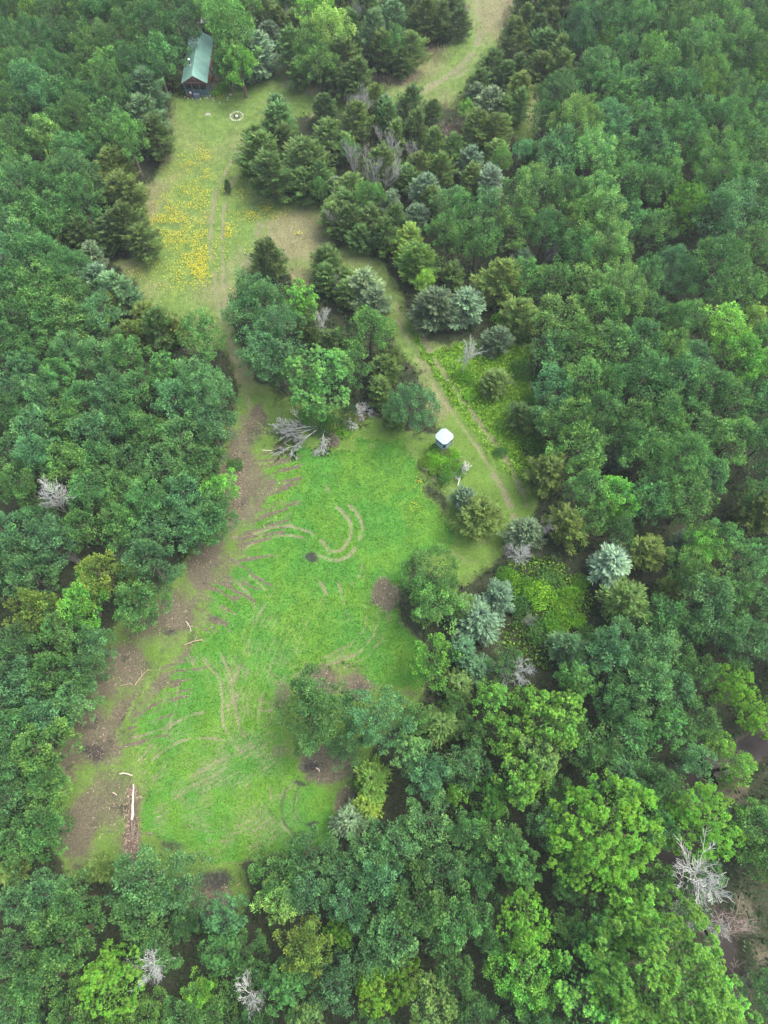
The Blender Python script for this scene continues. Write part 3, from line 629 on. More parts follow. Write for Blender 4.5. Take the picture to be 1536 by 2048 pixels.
LIB['Rl'] = [(8.0,) + broadleaf('great_pale_tipped_tree', 8.0, 18, 60, rosette=1.0, leaf=.30, nlobe=14, plume=.78, dense=.95) + (18,)]
LIB['L'] = [(4.5,) + broadleaf('lime_tree', 4.5, 11.5, 70 + i, rosette=.35, leaf=.25, nlobe=9, plume=.55, dense=1.0) + (11.5,) for i in range(2)]
LIB['Ll'] = [(7.0,) + broadleaf('great_lime_tree', 7.0, 16, 80, rosette=.55, leaf=.27, nlobe=15, plume=.6, dense=1.05) + (16,)]
LIB['P'] = [(3.4,) + broadleaf('airy_tree', 3.4, 10, 90 + i, nlobe=7, leaf=.27, airy=.3, plume=.6) + (10,) for i in range(2)]
LIB['C'] = [(3.0,) + cedar('cedar', 3.0, 7.4, 100 + i) + (7.4,) for i in range(4)]
LIB['Cs'] = [(2.2,) + cedar('slim_cedar', 2.2, 7.2, 110 + i, nb=130, droop=.05) + (7.2,) for i in range(2)]
LIB['B'] = [(3.0,) + cedar('silver_cedar', 3.0, 7.0, 120 + i, nb=110, droop=.28, leaf=.30) + (7.0,) for i in range(3)]
LIB['S'] = [(2.2,) + shrub('leafy_shrub', 2.2, 1.8, 130 + i) + (1.8,) for i in range(2)]
LIB['D'] = [(2.6, dead_mesh('dead_tree', 6.0, 140 + i, M_DEAD), None, 6.0) for i in range(4)]
LIB['W'] = [(2.6, dead_mesh('silver_dead_tree', 6.0, 160 + i, M_SILVER, kids=(12, 8, 6), spread=.72, up=.16, minr=.012), None, 6.0) for i in range(3)]
LIB['Db'] = [(2.6, dead_mesh('brown_dead_tree', 6.0, 150 + i, M_DEADB, kids=(9, 6, 4), spread=1.0), None, 6.0) for i in range(2)]

TINT = {  # colour word, linear colour, strength of the paler new growth and, for E, painted-in highlights
 'E': {'n': ('mid green', (0.074, 0.179, 0.043), 0.83), 'd': ('dark green', (0.049, 0.125, 0.037), 0.68), 'b': ('blue green', (0.062, 0.160, 0.058), 0.78), 'l': ('bright green', (0.092, 0.251, 0.037), 0.98), 'y': ('olive green', (0.108, 0.186, 0.034), 0.88), 'p': ('pale green', (0.104, 0.226, 0.063), 0.98), 'g': ('deep green', (0.061, 0.158, 0.044), 0.73)},
 'R': {'n': ('mid green', (0.076, 0.194, 0.051), .8), 'l': ('fresh green', (0.104, 0.252, 0.046), 1.0), 'b': ('blue green', (0.069, 0.179, 0.068), .9), 'y': ('yellowish green', (0.120, 0.237, 0.041), .95), 'd': ('deep green', (0.057, 0.151, 0.046), .6), 'p': ('pale green', (0.108, 0.216, 0.068), .9)},
 'L': {'l': ('lime green', (0.115, 0.272, 0.029), .8), 'y': ('yellow green', (0.120, 0.275, 0.030), .9), 'n': ('fresh green', (0.075, 0.233, 0.039), .6)},
 'P': {'l': ('light lime green', (0.137, 0.283, 0.043), .7), 'n': ('light green', (0.085, 0.207, 0.048), .6), 'b': ('pale blue green', (0.080, 0.207, 0.083), .6), 'p': ('pale yellow green', (0.155, 0.270, 0.064), .7)},
 'C': {'n': ('green', (0.085, 0.161, 0.043), .6), 'd': ('dark green', (0.069, 0.120, 0.033), .6), 'y': ('olive', (0.099, 0.167, 0.043), .7), 'g': ('grey green', (0.086, 0.181, 0.085), .7), 'k': ('bright olive', (0.121, 0.218, 0.040), .9), 'o': ('brown olive', (0.086, 0.154, 0.043), .6)},
 'B': {'n': ('silver green', (0.122, 0.202, 0.120), .95), 'w': ('silvery white', (0.168, 0.255, 0.172), 1.0), 'g': ('dull silver', (0.095, 0.159, 0.092), .8)},
 'S': {'l': ('lime green', (0.110, 0.283, 0.023), .6), 'n': ('green', (0.060, 0.166, 0.035), .5), 'y': ('olive', (0.099, 0.166, 0.035), .5), 'g': ('dull green', (0.060, 0.118, 0.047), .4)},
 'W': {'n': ('silver grey', (1, 1, 1), 0)}, 'D': {'n': ('pale grey', (1, 1, 1), 0)}, 'K': {'n': ('brown grey', (1, 1, 1), 0)}}
NAME = {'E': ('broadleaf_tree', 'broadleaf tree', 'broadleaf tree'), 'R': ('tipped_broadleaf_tree', 'tree with pale shoot tips', 'pale-tipped tree'), 'L': ('lime_green_tree', 'billowing tree', 'lime tree'),
        'P': ('airy_broadleaf_tree', 'airy tree', 'airy tree'), 'C': ('cedar_tree', 'cedar', 'cedar'), 'B': ('silver_cedar_tree', 'silvery cedar', 'silver cedar'), 'S': ('shrub', 'shrub', 'shrub'), 'D': ('dead_tree', 'bare dead tree', 'dead tree'), 'W': ('dead_tree', 'bare dead tree', 'dead tree'), 'K': ('dead_tree', 'bare dead tree', 'dead tree')}
# kind tint x y r, all in photo pixels of the crown
LIST = '''
Ed 30 28 45;Pl 52 32 30;Ed 110 25 42;Ed 168 18 42;Pl 160 45 24;Eg 215 30 48;Ed 270 20 48;Ed 330 22 45;Ed 385 15 36;Ed 362 66 36;Eg 18 90 42;Eg 75 95 42;Ed 130 85 40;En 190 92 46;Ed 250 88 44;Eg 308 72 44;Ed 345 105 32
Pl 5 135 22;Ed 48 148 42;Eg 108 148 38;Ed 162 145 38;En 215 148 40;Ed 262 140 40;Eg 318 135 36;Pl 12 165 20;Eb 75 200 42;Eg 130 200 38;Cg 298 190 42;Cg 262 205 30;Cd 336 150 26;Eg 20 225 40;Eg 180 205 38;Eg 228 195 40;Eg 110 252 40;Eg 160 248 42;Eg 215 248 38;Cg 292 245 42;Bg 262 222 22;Eg 22 282 44;Eg 68 300 38;Ep 106 288 34;Eg 152 308 42;Eg 200 290 32;En 262 296 36;Cd 318 286 34;Eg 20 335 40;Cy 232 340 42;Cy 252 388 42;Cd 214 380 30;Eb 150 358 48;Eg 98 380 42;Eb 45 385 44;Eg 160 405 42;Eg 60 432 42;Eb 18 450 40;Eg 112 438 42;Cy 128 466 38;Cd 170 478 34;Cd 225 468 38;Cd 262 462 42;Cd 287 488 38;Eb 60 490 42;Bg 190 518 30;Pb 104 262 22;Pb 84 290 20
En 443 25 40;Pn 455 70 44;Ep 472 112 38;En 492 22 28;Pn 440 50 30;Cd 530 40 28;Bn 515 118 42;Bg 538 80 26;Cd 556 45 26;El 482 142 28;Eg 452 138 22
Cy 588 60 30;Cn 585 110 34;Pl 630 28 30;Pp 665 68 36;En 625 95 32;Cn 600 148 28;En 640 132 34;Cd 692 130 40;Cd 715 162 34;Cn 702 66 30;Dn 605 60 22;Cn 735 28 30;Dn 714 42 20;Cg 748 82 36;Cy 765 112 30;Pl 640 12 24;Cd 697 172 28;Cd 660 165 26;Cn 575 25 26;Cn 680 18 26
Cn 560 258 42;Cn 524 318 46;Cd 545 362 50;Cd 575 300 32;Cy 615 335 50;Cn 640 365 36;Cn 660 285 42;Cd 650 228 24;Cn 608 372 36;Cn 512 290 28;Cn 690 300 24;Cg 555 225 26;Pn 700 308 18;Cn 505 335 24;Pn 640 385 16
Dn 722 232 32;Dn 705 240 22;Cy 752 210 26;Cg 770 225 22;Dn 764 285 18;Dn 706 335 30;Dn 730 325 18;Dn 747 372 32;Dn 670 452 22;Bg 672 385 26;Cy 702 385 34;Cn 690 420 36;Cd 702 455 36;Cn 668 440 32;En 738 400 28;Cd 742 452 34;Cn 722 480 30;Cn 770 480 32
Cd 540 520 38;Cy 658 530 32;Cn 655 562 28;Dn 665 575 16
Cd 850 48 36;Cg 788 50 30;En 786 92 26;Cn 820 105 36;Cd 917 52 27;Cd 880 45 30;Cn 832 22 34;Cd 868 8 28;Cn 905 -8 24;Cn 803 132 22;Cd 790 20 26;Dn 800 95 14
Cd 1026 90 38;Cd 983 145 32;Cn 1012 160 28;Cy 1036 190 32;Cd 1034 150 24;Cn 1036 218 26;Cn 958 172 26;Bg 952 195 20;Pl 932 225 15;Bn 980 218 34;Cn 1006 228 24;Cd 1076 75 24;Cn 1090 100 34;Cy 1118 115 36;Cy 1080 138 28;Cn 1120 148 30;Cn 1045 20 24;Cd 1088 30 30;Bg 1096 15 22;Cd 1135 20 34;Cn 1052 45 20;Cd 1100 60 26
Cd 822 222 30;Cd 865 240 23;Cn 776 248 26;Cy 792 275 28;Cd 832 262 30;Cy 950 272 34;Cy 985 278 32;Cn 1000 260 26;Kn 905 266 24;Kn 886 284 14;Cn 905 312 28;Cn 868 300 28;Dn 787 325 34;Dn 822 322 24;Dn 765 372 28;Cy 840 345 28;Cn 882 350 30;Kn 970 318 18;Cy 992 312 26;Pn 1000 322 22;Bn 940 325 27;Cy 942 358 28;Bw 980 370 32;Pb 1047 305 18;Cn 1066 318 26;Bg 850 385 32;Cn 815 362 24;Eb 905 408 36;En 925 425 30;Eb 970 422 34;Cn 862 412 26;Bn 782 415 26;Ck 818 490 38;Bg 832 442 28;Cy 932 465 22;En 890 470 34;En 955 490 38;Cn 790 450 28
Eb 1112 205 40;Eg 1092 238 32;Ed 1162 92 30;Ed 1182 20 42;Eg 1240 20 44;Eg 1300 15 44;En 1370 25 46;En 1440 30 46;Ed 1500 20 44;Eb 1165 65 38;Eg 1215 62 38;Eg 1270 62 42;Eg 1330 66 42;En 1400 75 46;Eg 1460 85 44;Ed 1522 70 40;Pl 1208 95 22;Eb 1185 150 38;Eg 1250 115 38;Pn 1308 132 40;Eg 1370 120 42;En 1430 110 44;Ed 1490 130 38;Ll 1520 152 34;Eg 1205 168 40;Eb 1262 180 38;Rn 1245 207 34;Eg 1310 182 36;Eg 1350 192 38;En 1402 175 40;Pl 1400 196 26;Eg 1470 190 40;Eg 1522 205 34;Ep 1152 255 46;Eb 1215 250 44;Eg 1280 250 40;Eg 1336 245 38;Eg 1390 250 38;Eg 1450 255 44;En 1512 262 38;Eb 1120 310 40;Ep 1186 315 46;Eg 1242 310 40;Eb 1300 310 38;Ep 1326 342 30;Eg 1370 300 40;En 1430 312 48;En 1500 310 40;Ep 1062 390 54;Eg 1130 390 42;Ep 1192 398 46;Eg 1245 368 38;Eg 1290 378 38;Eg 1340 362 30;Ll 1372 418 44;Eg 1432 372 42;Eg 1492 380 44;Eb 1450 440 54;Eg 1515 440 40;En 1032 452 42;Eg 1092 462 44;En 1150 455 40;Ep 1205 442 42;Eg 1250 448 38;Eg 1310 455 38;Eg 1500 500 42;Ep 1210 500 44
Eb 20 530 44;Eg 80 522 44;Bg 200 568 38;Cg 238 590 38;Cg 260 600 26;Eg 132 538 44;Eg 30 590 40;En 90 590 44;Eg 152 600 40;Eg 110 642 38;Eg 50 640 40;Ep 155 640 44;Eb 200 640 38;Cy 222 618 28;Cy 292 640 32;Cn 322 668 40;Cy 348 660 28;Cy 270 680 30;Cn 250 690 28;En 408 676 42;Eg 20 690 40;Eg 78 690 38;Eb 142 700 40;Eb 200 720 44;Eg 260 725 40;Rb 55 745 36;Rn 116 756 40;Rn 332 745 42;Eb 30 792 42;Eb 85 792 40;Eb 220 788 44;Eg 282 785 40;Eg 165 800 38;Eb 388 762 46;Eb 422 800 50;Eb 350 812 44;Eg 20 842 40;Eb 72 850 44;En 130 842 44;Eb 190 858 44;Eg 250 850 42;Eg 310 868 40;Eb 420 852 48;Eb 370 882 44;Eb 25 910 44;Eb 80 918 42;En 138 935 44;Eg 200 922 42;Eb 260 932 40;Eb 330 940 46;Eg 398 932 44;El 436 978 36;Wn 120 1010 40;En 50 975 42;Eg 182 985 42;Eg 250 985 44;Eb 372 990 46;Eb 432 1012 38;Eg 302 1002 42
Eb 515 590 48;Eb 495 640 38;Rl 603 610 38;Eb 556 662 46;Eb 520 705 44;Eb 560 732 42;Cy 616 660 30;Wn 650 662 24;Bn 728 578 38;Bg 750 610 34;Cy 692 590 25;Cy 690 562 22;En 740 668 42;Rn 640 762 68;Eg 695 742 36;Dn 684 728 26;Dn 745 755 16;Cn 768 745 30;Cn 762 790 28;Eb 820 812 50;Cd 778 720 28;Cn 792 835 24
Ck 834 530 44;Cy 905 556 30;Bg 870 622 46;Bn 928 617 38;Cy 998 575 46;En 1050 555 34;Bg 1042 528 26;Dn 1085 520 22;Bg 992 684 30;Wn 932 722 26;Sl 930 752 20;Cy 990 768 30;Co 1040 838 32;Cy 1090 952 42;Pl 850 575 20;Dn 1080 612 18;Sl 1035 646 22;Sn 1060 625 22
Eg 1110 560 40;Eg 1150 518 40;Ep 1182 570 44;Ep 1236 590 48;Eg 1290 558 38;Eb 1350 540 44;Eg 1432 545 56;Eg 1480 590 40;Eg 1310 620 40;Pl 1440 655 42;Pp 1508 638 24;Eg 1370 650 38;En 1200 632 44;Ep 1120 642 44;Eb 1112 702 44;En 1160 690 42;Ep 1220 700 44;Eg 1280 692 44;En 1340 702 40;Eb 1390 722 40;Eb 1112 770 42;En 1160 762 46;Eg 1225 772 40;Eg 1290 762 44;Eg 1350 772 44;Eg 1410 782 44;El 1470 720 38;El 1520 742 36;Eg 1470 802 44;Eg 1525 812 40;Eb 1104 832 40;En 1140 850 44;Eg 1200 842 42;Eg 1260 842 40;En 1330 842 42;Rn 1350 852 32;Eg 1400 862 44;En 1460 882 44;Eg 1520 892 42;En 1158 902 48;Bg 1222 908 32;Eg 1260 890 38;Eg 1290 912 42;En 1350 925 50;Eg 1412 950 42;El 1230 995 42;Eg 1170 990 38;Eg 1300 1002 44;En 1370 1012 46;Eg 1524 985 40;Cy 1130 1055 44
Cy 958 1035 46;Bn 930 1000 28;Bn 1048 1068 38;Dn 1092 1045 24;Wn 1042 1116 28;Dn 1012 1108 18;Sl 1010 1150 20;En 856 1152 54;En 872 1212 46;Bn 995 1195 37;Bn 955 1240 42;Ep 922 1212 28;El 863 1322 42;Cg 925 1302 30;Cg 958 1340 28;Cy 920 1372 30;Dn 1053 1245 20;Wn 1040 1360 36;Cg 1130 1298 38;Bw 1216 1132 46;Cy 1288 1105 40;Bn 1362 1092 28;Cy 1245 1208 54;Cy 1340 1182 30;En 1372 1140 42;El 1410 1090 40;Eg 1330 1232 44;Eb 1400 1202 48;Eg 1462 1180 44;Eb 1430 1242 48;Eb 1485 1282 48;Eg 1502 1120 44;Cy 1512 1030 42;Eg 1440 1082 40;En 1182 1040 34;Sl 1060 1180 24;Sl 1120 1215 22;Sn 1100 1160 26;Sl 1150 1240 22;Sn 1175 1280 28;Sl 1235 1030 22
Eb 1200 1312 50;Eb 1256 1292 44;Eb 1310 1312 48;Eg 1360 1270 42;Eb 1280 1372 50;Eb 1340 1382 46;Rn 1150 1360 44;Eg 1230 1402 48;Eg 1385 1348 36;Rl 983 1400 40;Rl 1112 1440 60;Rl 1050 1402 34;Rl 1010 1470 46;Rp 1080 1512 54;Eg 1180 1490 52;Eg 1262 1470 48;Rn 1330 1452 44;Eg 1392 1440 40;Ly 1462 1368 42;Ly 1514 1428 46;Pl 1436 1488 26;Pl 1470 1535 30;El 1445 1560 16
Eg 628 1425 70;Eb 752 1440 58;Eb 690 1500 34;Rp 815 1500 38;Cy 882 1450 44;Eb 930 1530 40;Bg 942 1512 24;Ck 742 1560 42;Eb 850 1545 40;Eg 835 1435 30;Eg 905 1410 28
Eb 20 1070 44;Eb 100 1090 48;En 172 1060 40;Eg 248 1060 40;Eb 310 1062 44;Eb 380 1060 46;Eg 424 1048 40;Dn 156 1130 20;Eb 60 1150 44;Eb 25 1122 40;Bg 244 1104 22;Ey 212 1158 46;Eb 302 1130 48;En 285 1212 48;El 166 1206 48;Ey 78 1232 50;Eb 40 1290 44;Eg 130 1272 46;Eb 190 1292 40;Eb 188 1342 36;En 110 1352 48;Eb 40 1372 48;Eb 150 1400 44;Eb 90 1442 44;Eg 30 1452 42;En 90 1502 48;Eb 30 1530 44;Eg 96 1555 40
Eb 28 1592 48;En 98 1585 40;En 92 1658 52;Eg 30 1690 44;Cy 22 1745 30;Eb 40 1802 44;Eb 100 1790 42;Eg 155 1802 42;Cy 205 1738 28;En 142 1868 58;Eb 292 1755 62;Eg 290 1822 52;Eb 360 1772 46;Dn 66 1850 24;Eb 40 1902 46;En 90 1962 48;Eb 28 2012 44;Ly 230 1960 66;En 158 2022 44;Wn 330 1932 46;Rb 450 1828 42;Rn 442 1902 40;Eg 490 1902 36;Wn 503 2000 42;El 400 1982 34;Eg 370 2032 46;Eg 430 2018 40;En 555 1746 48;Eb 620 1702 42;Ep 560 1802 44;Eb 620 1782 46;Bn 704 1636 36;Eb 700 1800 48;Ly 680 1868 30;Eb 742 1700 46;Eb 760 1762 48;Ey 612 1890 48;Eb 600 1935 40;Rn 572 1970 44;Rp 612 2030 44;Eb 680 1960 48;Eb 742 1902 44;Ly 755 1975 46
Eb 858 1642 52;Eb 792 1690 48;Ck 735 1610 30;Rl 910 1590 24;Rl 1040 1562 52;Ln 978 1602 38;En 1000 1680 44;Rn 1038 1736 46;Eb 880 1742 48;Eg 838 1802 58;Eb 800 1862 58;Eg 902 1832 50;Eg 950 1812 38;Ly 1046 1846 56;Ly 1204 1665 104;Ll 1404 1638 68;Eg 1330 1582 40;Eg 1300 1562 38;Ly 802 1962 48;Rp 860 2004 50;Eg 902 1950 44;El 1056 1950 70;Eg 952 2040 44;Rn 1200 1852 56;Rl 1320 1932 128;Rl 1262 1835 66;Rl 1200 1985 84;Rl 1425 2010 74;En 1502 1652 44;En 1524 1722 40;Wn 1385 1765 64;Wn 1362 1825 40;Kn 1440 1880 66;Wn 1425 1850 30;Kn 1470 1940 44;Eg 1528 1985 36
Sl 1030 1165 26;Sl 1085 1190 30;Sn 1040 1215 26;Sl 1110 1250 30;Sl 1140 1195 28;Sn 1075 1260 26;Sl 1160 1165 22;Sl 1040 670 20;Sn 1045 740 24;Sl 1062 800 22;Sn 1070 890 24;Sl 940 790 14;Sn 615 835 22;Sn 660 845 24;Sg 700 825 20;Sl 690 860 16;Sn 470 930 16;Sl 1000 640 20;Sn 1000 905 14;Sl 446 176 14;Sl 432 188 9;Cd 456 375 7
'''
TREES = []
for tok in LIST.replace('\n', ';').split(';'):
    if tok.strip():
        k, x, y, r = tok.split(); TREES.append((k[0], k[1], float(x), float(y), float(r), True))
# the forest goes on between and beyond these: fill what is left of it
rf = random.Random(21); occ = [(t[2], t[3], t[4]) for t in TREES if t[0] not in 'DKSW']
def openpt(x, y, m=0):
    return any(inpoly(np.array(x + dx), np.array(y + dy), p) for p in OPEN + [LIME, LIME2] for dx, dy in ((0, 0), (m, 0), (-m, 0), (0, m), (0, -m)))
nfill = 0
for it in range(9000):
    x = rf.uniform(-75, 1611); y = rf.uniform(-45, 2120); r = rf.uniform(32, 46) * (.85 + .2 * y / 2048)
    if 340 < x < 470 and 40 < y < 200: continue
    if 1290 < x < 1400 and 1670 < y < 1745 or 1400 < x and 1470 < y < 1600 or 1420 < x and 1690 < y: continue
    if any((x - a) ** 2 + (y - c) ** 2 < (.80 * (r + q) * (.5 + .5 * min(1, 60 / q))) ** 2 for a, c, q in occ): continue
    if openpt(x, y, r * .85): continue
    if 560 < x < 1090 and 250 < y < 1000: k = rf.choice(['Cn', 'Cd', 'Cy'])
    elif y > 1450 or x > 1100: k = rf.choice(['Eg', 'Eg', 'Eb', 'En', 'Ed'])
    else: k = rf.choice(['Eg', 'Eb', 'Ed'])
    TREES.append((k[0], k[1], x, y, r, False)); occ.append((x, y, r)); nfill += 1
print('filled', nfill, 'total', len(TREES))

def zone(x, y):
    if x < 365 and y < 215: return 'forest left of green roof'
    if x < 570 and y < 180: return 'grove right of cabin'
    if x < 480 and y < 60: return 'trees behind cabin'
    if x < 365 and y < 430: return 'forest left of flower meadow'
    if x < 400 and y < 700: return 'forest below flower meadow'
    if x < 480 and y < 900: return 'forest left of narrow lane'
    if x < 480 and y < 1110: return 'forest beside upper soil strip'
    if x < 400 and y < 1330: return 'forest beside middle soil strip'
    if x < 300 and y < 1720: return 'forest beside fallen log'
    if x < 520 and y >= 1700: return 'lower left corner'
    if x < 780 and y < 200: return 'thicket left of upper road'
    if x < 950 and y < 200: return 'clump hugging upper road bend'
    if x < 720 and y < 420: return 'clump right of cabin yard'
    if x < 650 and y < 560: return 'open meadow'
    if x < 900 and y < 510 and x < 900: return 'thicket below upper road'
    if x < 660 and y < 900: return 'island above brush pile'
    if x < 870 and y < 900 and x < 800 + (y - 500) * .15: return 'island left of two-rut path'
    if x < 1150 and y < 180: return 'strip right of upper road'
    if x < 1075 and y < 350: return 'thicket right of upper road'
    if x < 1030 and y < 510: return 'thicket above two-rut path'
    if x < 1085 and y < 900: return 'weedy edge of two-rut path'
    if y < 230: return 'top right forest'
    if y < 510: return 'right forest above lime tree' if x < 1300 else 'forest by upper right border'
    if y < 800: return 'middle of right forest' if x < 1300 else 'forest by middle right border'
    if y < 1050: return 'right forest below weeds' if x < 1300 else 'right border beside dark gap'
    if x < 900 and y < 1700: return 'lower edge of clover plot'
    if x < 1090 and y < 1400: return 'brushy gap right of clover'
    if y < 1260: return 'wood right of brushy gap' if x < 1330 else 'lower right border forest'
    if y < 1560: return 'pale-tipped stand right of clover' if x < 1180 else 'forest above muddy creek'
    if x < 780: return 'bottom forest below mud patch'
    if x < 1120: return 'bottom forest left of great lime crown'
    return 'bottom right beside muddy creek'
def sizeword(R): return 'small' if R < 1.9 else 'medium' if R < 3.1 else 'large' if R < 4.6 else 'huge'
SPECIAL = {(540, 520): 'round dark green cedar standing alone in the upper meadow', (456, 375): 'tiny dark cedar sapling among the yellow flowers', (408, 676): 'round mid green tree alone left of the narrow lane',
 (1204, 1665): 'great billowing yellow green tree, the broadest crown near the bottom', (1320, 1932): 'huge tree with pale yellow shoot tips filling the bottom right corner', (628, 1425): 'big round deep green tree at the lower edge of clover plot',
 (230, 1960): 'bright yellow green tree among darker crowns at bottom left', (1385, 1765): 'silvery bare dead tree over the muddy creek', (640, 762): 'tall fresh green tree rising above the brush pile', (820, 812): 'dense blue green round tree left of the shooting hut',
 (820, 812): 'dense blue green round tree just left of the white-roofed hut', (1372, 418): 'flat topped lime green tree inside the right forest', (455, 70): 'tall light green tree overhanging the cabin roof', (932, 722): 'pale grey dead sapling standing in the lime weeds',
 (515, 118): 'spiky silver green cedar right of the cabin', (1216, 1132): 'large silvery white cedar inside the lower right wood', (722, 232): 'bushy pale grey dead tree below the upper road', (446, 176): 'lime green shrub in the stone edged bed beside cabin',
 (432, 188): 'little lime green shrub next to the cabin porch corner', (330, 1932): 'starburst shaped grey dead tree among bottom left crowns', (742, 1560): 'bright olive cedar under the big tree of clover plot', (856, 1152): 'broad mid green tree at the right edge of clover plot'}
placed = []; rp = random.Random(8)
def lib_for(k, R, hw):
    if k == 'E': return LIB['Es'] if R < 3.3 else LIB['E'] if R < 5.6 else LIB['El']
    if k == 'R': return LIB['R'] if R < 5.8 else LIB['Rl']
    if k == 'L': return LIB['L'] if R < 5.4 else LIB['Ll']
    if k == 'C': return LIB['Cs'] if R < 2.1 else LIB['C']
    if k == 'K': return LIB['Db']
    if k == 'W': return LIB['W']
    return LIB[k]
for (k, t, x, y, r, hand) in TREES:
    R = r * .058; frac = {'C': .45, 'B': .45, 'S': .4, 'D': .5, 'K': .5, 'W': .55}.get(k, .62)
    for _ in range(3):
        s = G(x, y, 0)[2] * 1.0
        h = {'E': 2.0 * R + 2.6, 'R': 2.0 * R + 3, 'L': 2.0 * R + 2.5, 'P': 2.6 * R + 2, 'C': 1.75 * R + 1.2, 'B': 1.7 * R + 1.1, 'S': .8 * R, 'D': 2.0 * R + 1.2, 'W': 2.2 * R + 2, 'K': 1.0 * R + 1}[k]
        gx_, gy_, s = G(x, y, h * frac); R = r * s * ({'C': 1.0, 'B': 1.0, 'D': .9}.get(k, 1.06) if hand else 1.0)
    lib = lib_for(k, R, h); i = rp.randrange(len(lib)); LR, crown, trunk, LH = lib[i]
    nm, lw, cat = NAME[k]
    first = (crown, 'x')
    e = empty(nm, (gx_, gy_, 0), rp.uniform(0, 2 * PI))
    sxy = R / LR; hz = h / LH
    if k == 'C' and R < 3.4: hz *= rp.uniform(.92, 1.18)
    if k in 'ERP': hz *= rp.uniform(.88, 1.14)
    e.scale = (sxy * rp.uniform(.90, 1.12), sxy * rp.uniform(.90, 1.12), hz)
    if k == 'E' and R < 2.9: nm, lw, cat = 'young_broadleaf_tree', 'young broadleaf tree', 'young tree'; e.name = nm
    cw, colr, tipw = TINT[k][t]
    if trunk is None:
        link_mesh('bare_branches', crown, e)
    else:
        c = link_mesh('crown', crown, e); v = rp.uniform(.8, 1.24); hs = rp.uniform(-.10, .10)
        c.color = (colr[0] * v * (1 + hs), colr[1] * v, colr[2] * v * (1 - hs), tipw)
        link_mesh('trunk' if k != 'S' else 'stem', trunk, e)
    placed.append(dict(e=e, k=k, x=x, y=y, R=R, cw=cw, lw=lw, cat=cat, gx=gx_, gy=gy_))
ordn = lambda n: f'{n}th' if 10 <= n % 100 <= 20 else f"{n}{ {1: 'st', 2: 'nd', 3: 'rd'}.get(n % 10, 'th')}"
groups = {}
for p in placed:
    key = (int(p['x']), int(p['y']))
    inview = -20 < p['x'] < 1556 and -20 < p['y'] < 2068
    grp = {'young tree': 'young broadleaf trees', 'broadleaf tree': 'broadleaf trees of the wood', 'pale-tipped tree': 'trees with pale shoot tips', 'lime tree': 'lime green trees', 'airy tree': 'light airy trees', 'cedar': 'green cedars', 'silver cedar': 'silvery cedars', 'shrub': 'low shrubs', 'dead tree': 'bare dead trees'}[p['cat']]
    if key in SPECIAL: tag(p['e'], SPECIAL[key], p['cat'], grp); continue
    z = zone(p['x'], p['y']) if inview else 'forest just past the picture border'
    if p['k'] == 'P' or p['k'] in 'DKW': z2 = z
    groups.setdefault((sizeword(p['R']), p['cw'], p['lw'], p['cat'], z, grp), []).append(p)
for (sw, cw, lw, cat, z, grp), ps in groups.items():
    ps.sort(key=lambda q: (q['y'], q['x']))
    for i, p in enumerate(ps):
        base = f'{sw} {cw} {lw}, {z}'
        if len(ps) > 1: base += f', {ordn(i + 1)} from top'
        tag(p['e'], base, cat, grp)

# ------------------------------------------------------------------ cabin
def metal_roof(name, col):
    b = NB(name); tc = b.n('TexCoord').outputs['Object']; n = b.noise(.9, 4, .6, tc); n2 = b.noise(9, 3, .6, tc)
    c = b.scale(b.mix(b.step(n, .3, .7), col, tuple(v * 1.25 for v in col)), b.rng(n2, .3, .7, .92, 1.06))
    return b.done(b.pbr(c, .42, .5, None, .25))
M_ROOF = metal_roof('green_sheet_metal', (.19, .35, .28))
M_LOG = plain('red_brown_log', (.17, .075, .045), .75, .3, 3)
M_TRIM = plain('teal_green_trim', (.12, .22, .20), .6, .15, 3)
M_WOODT = plain('reddish_timber', (.19, .12, .09), .7, .25, 4)
M_DECK = plain('grey_deck', (.17, .18, .17), .8, .2, 4)
M_WHITE = plain('white_paint', (.72, .72, .70), .5, .08, 4)
M_GLASS = plain('dark_glass', (.03, .04, .05), .12, .1, 2, .5)
M_STEEL = plain('stove_pipe_steel', (.10, .11, .12), .4, .2, 5, .5, .6)
M_STONE = plain('pale_field_stone', (.50, .46, .40), .85, .25, 5)
M_GSTONE = plain('grey_flat_stone', (.27, .25, .25), .85, .25, 5)
M_BROWN = plain('brown_metal', (.16, .085, .06), .6, .2, 4)
M_BLUEBOX = plain('blue_grey_plastic', (.13, .15, .22), .6, .1, 4)
M_ASH = plain('pale_ash', (.62, .62, .64), .9, .2, 6)
M_CHAR = plain('charred_ground', (.035, .03, .028), .95, .3, 6)
M_RUST = plain('rusty_tan_wood', (.36, .26, .18), .8, .3, 4)
CX, CY = -32.15, 113.9; CL = 11.6; CW = 3.5; WH = 2.55; PD = 1.9       # ridge line x, roof front y, roof length, wall width, eave height, porch depth
cabin = empty('cabin', (CX, CY + .35, 0)); tag(cabin, 'small log cabin with a green sheet metal roof and screened front porch', 'cabin')
yo = -.35
y1 = PD; y2 = CL - .7
def wall(a, b_, gable=None):
    w_ = empty
for sx in (-1, 1):
    wl = MB().box((sx * CW / 2, (y1 + y2) / 2, WH / 2 + .15), (.16, y2 - y1, WH)).build('wall', M_LOG, cabin)
    for k in range(11):
        MB().tube([(sx * (CW / 2 + .08), y1 - .1, .3 + k * .235), (sx * (CW / 2 + .08), y2 + .1, .3 + k * .235)], [.115, .115], 8).build('log', M_LOG, wl)
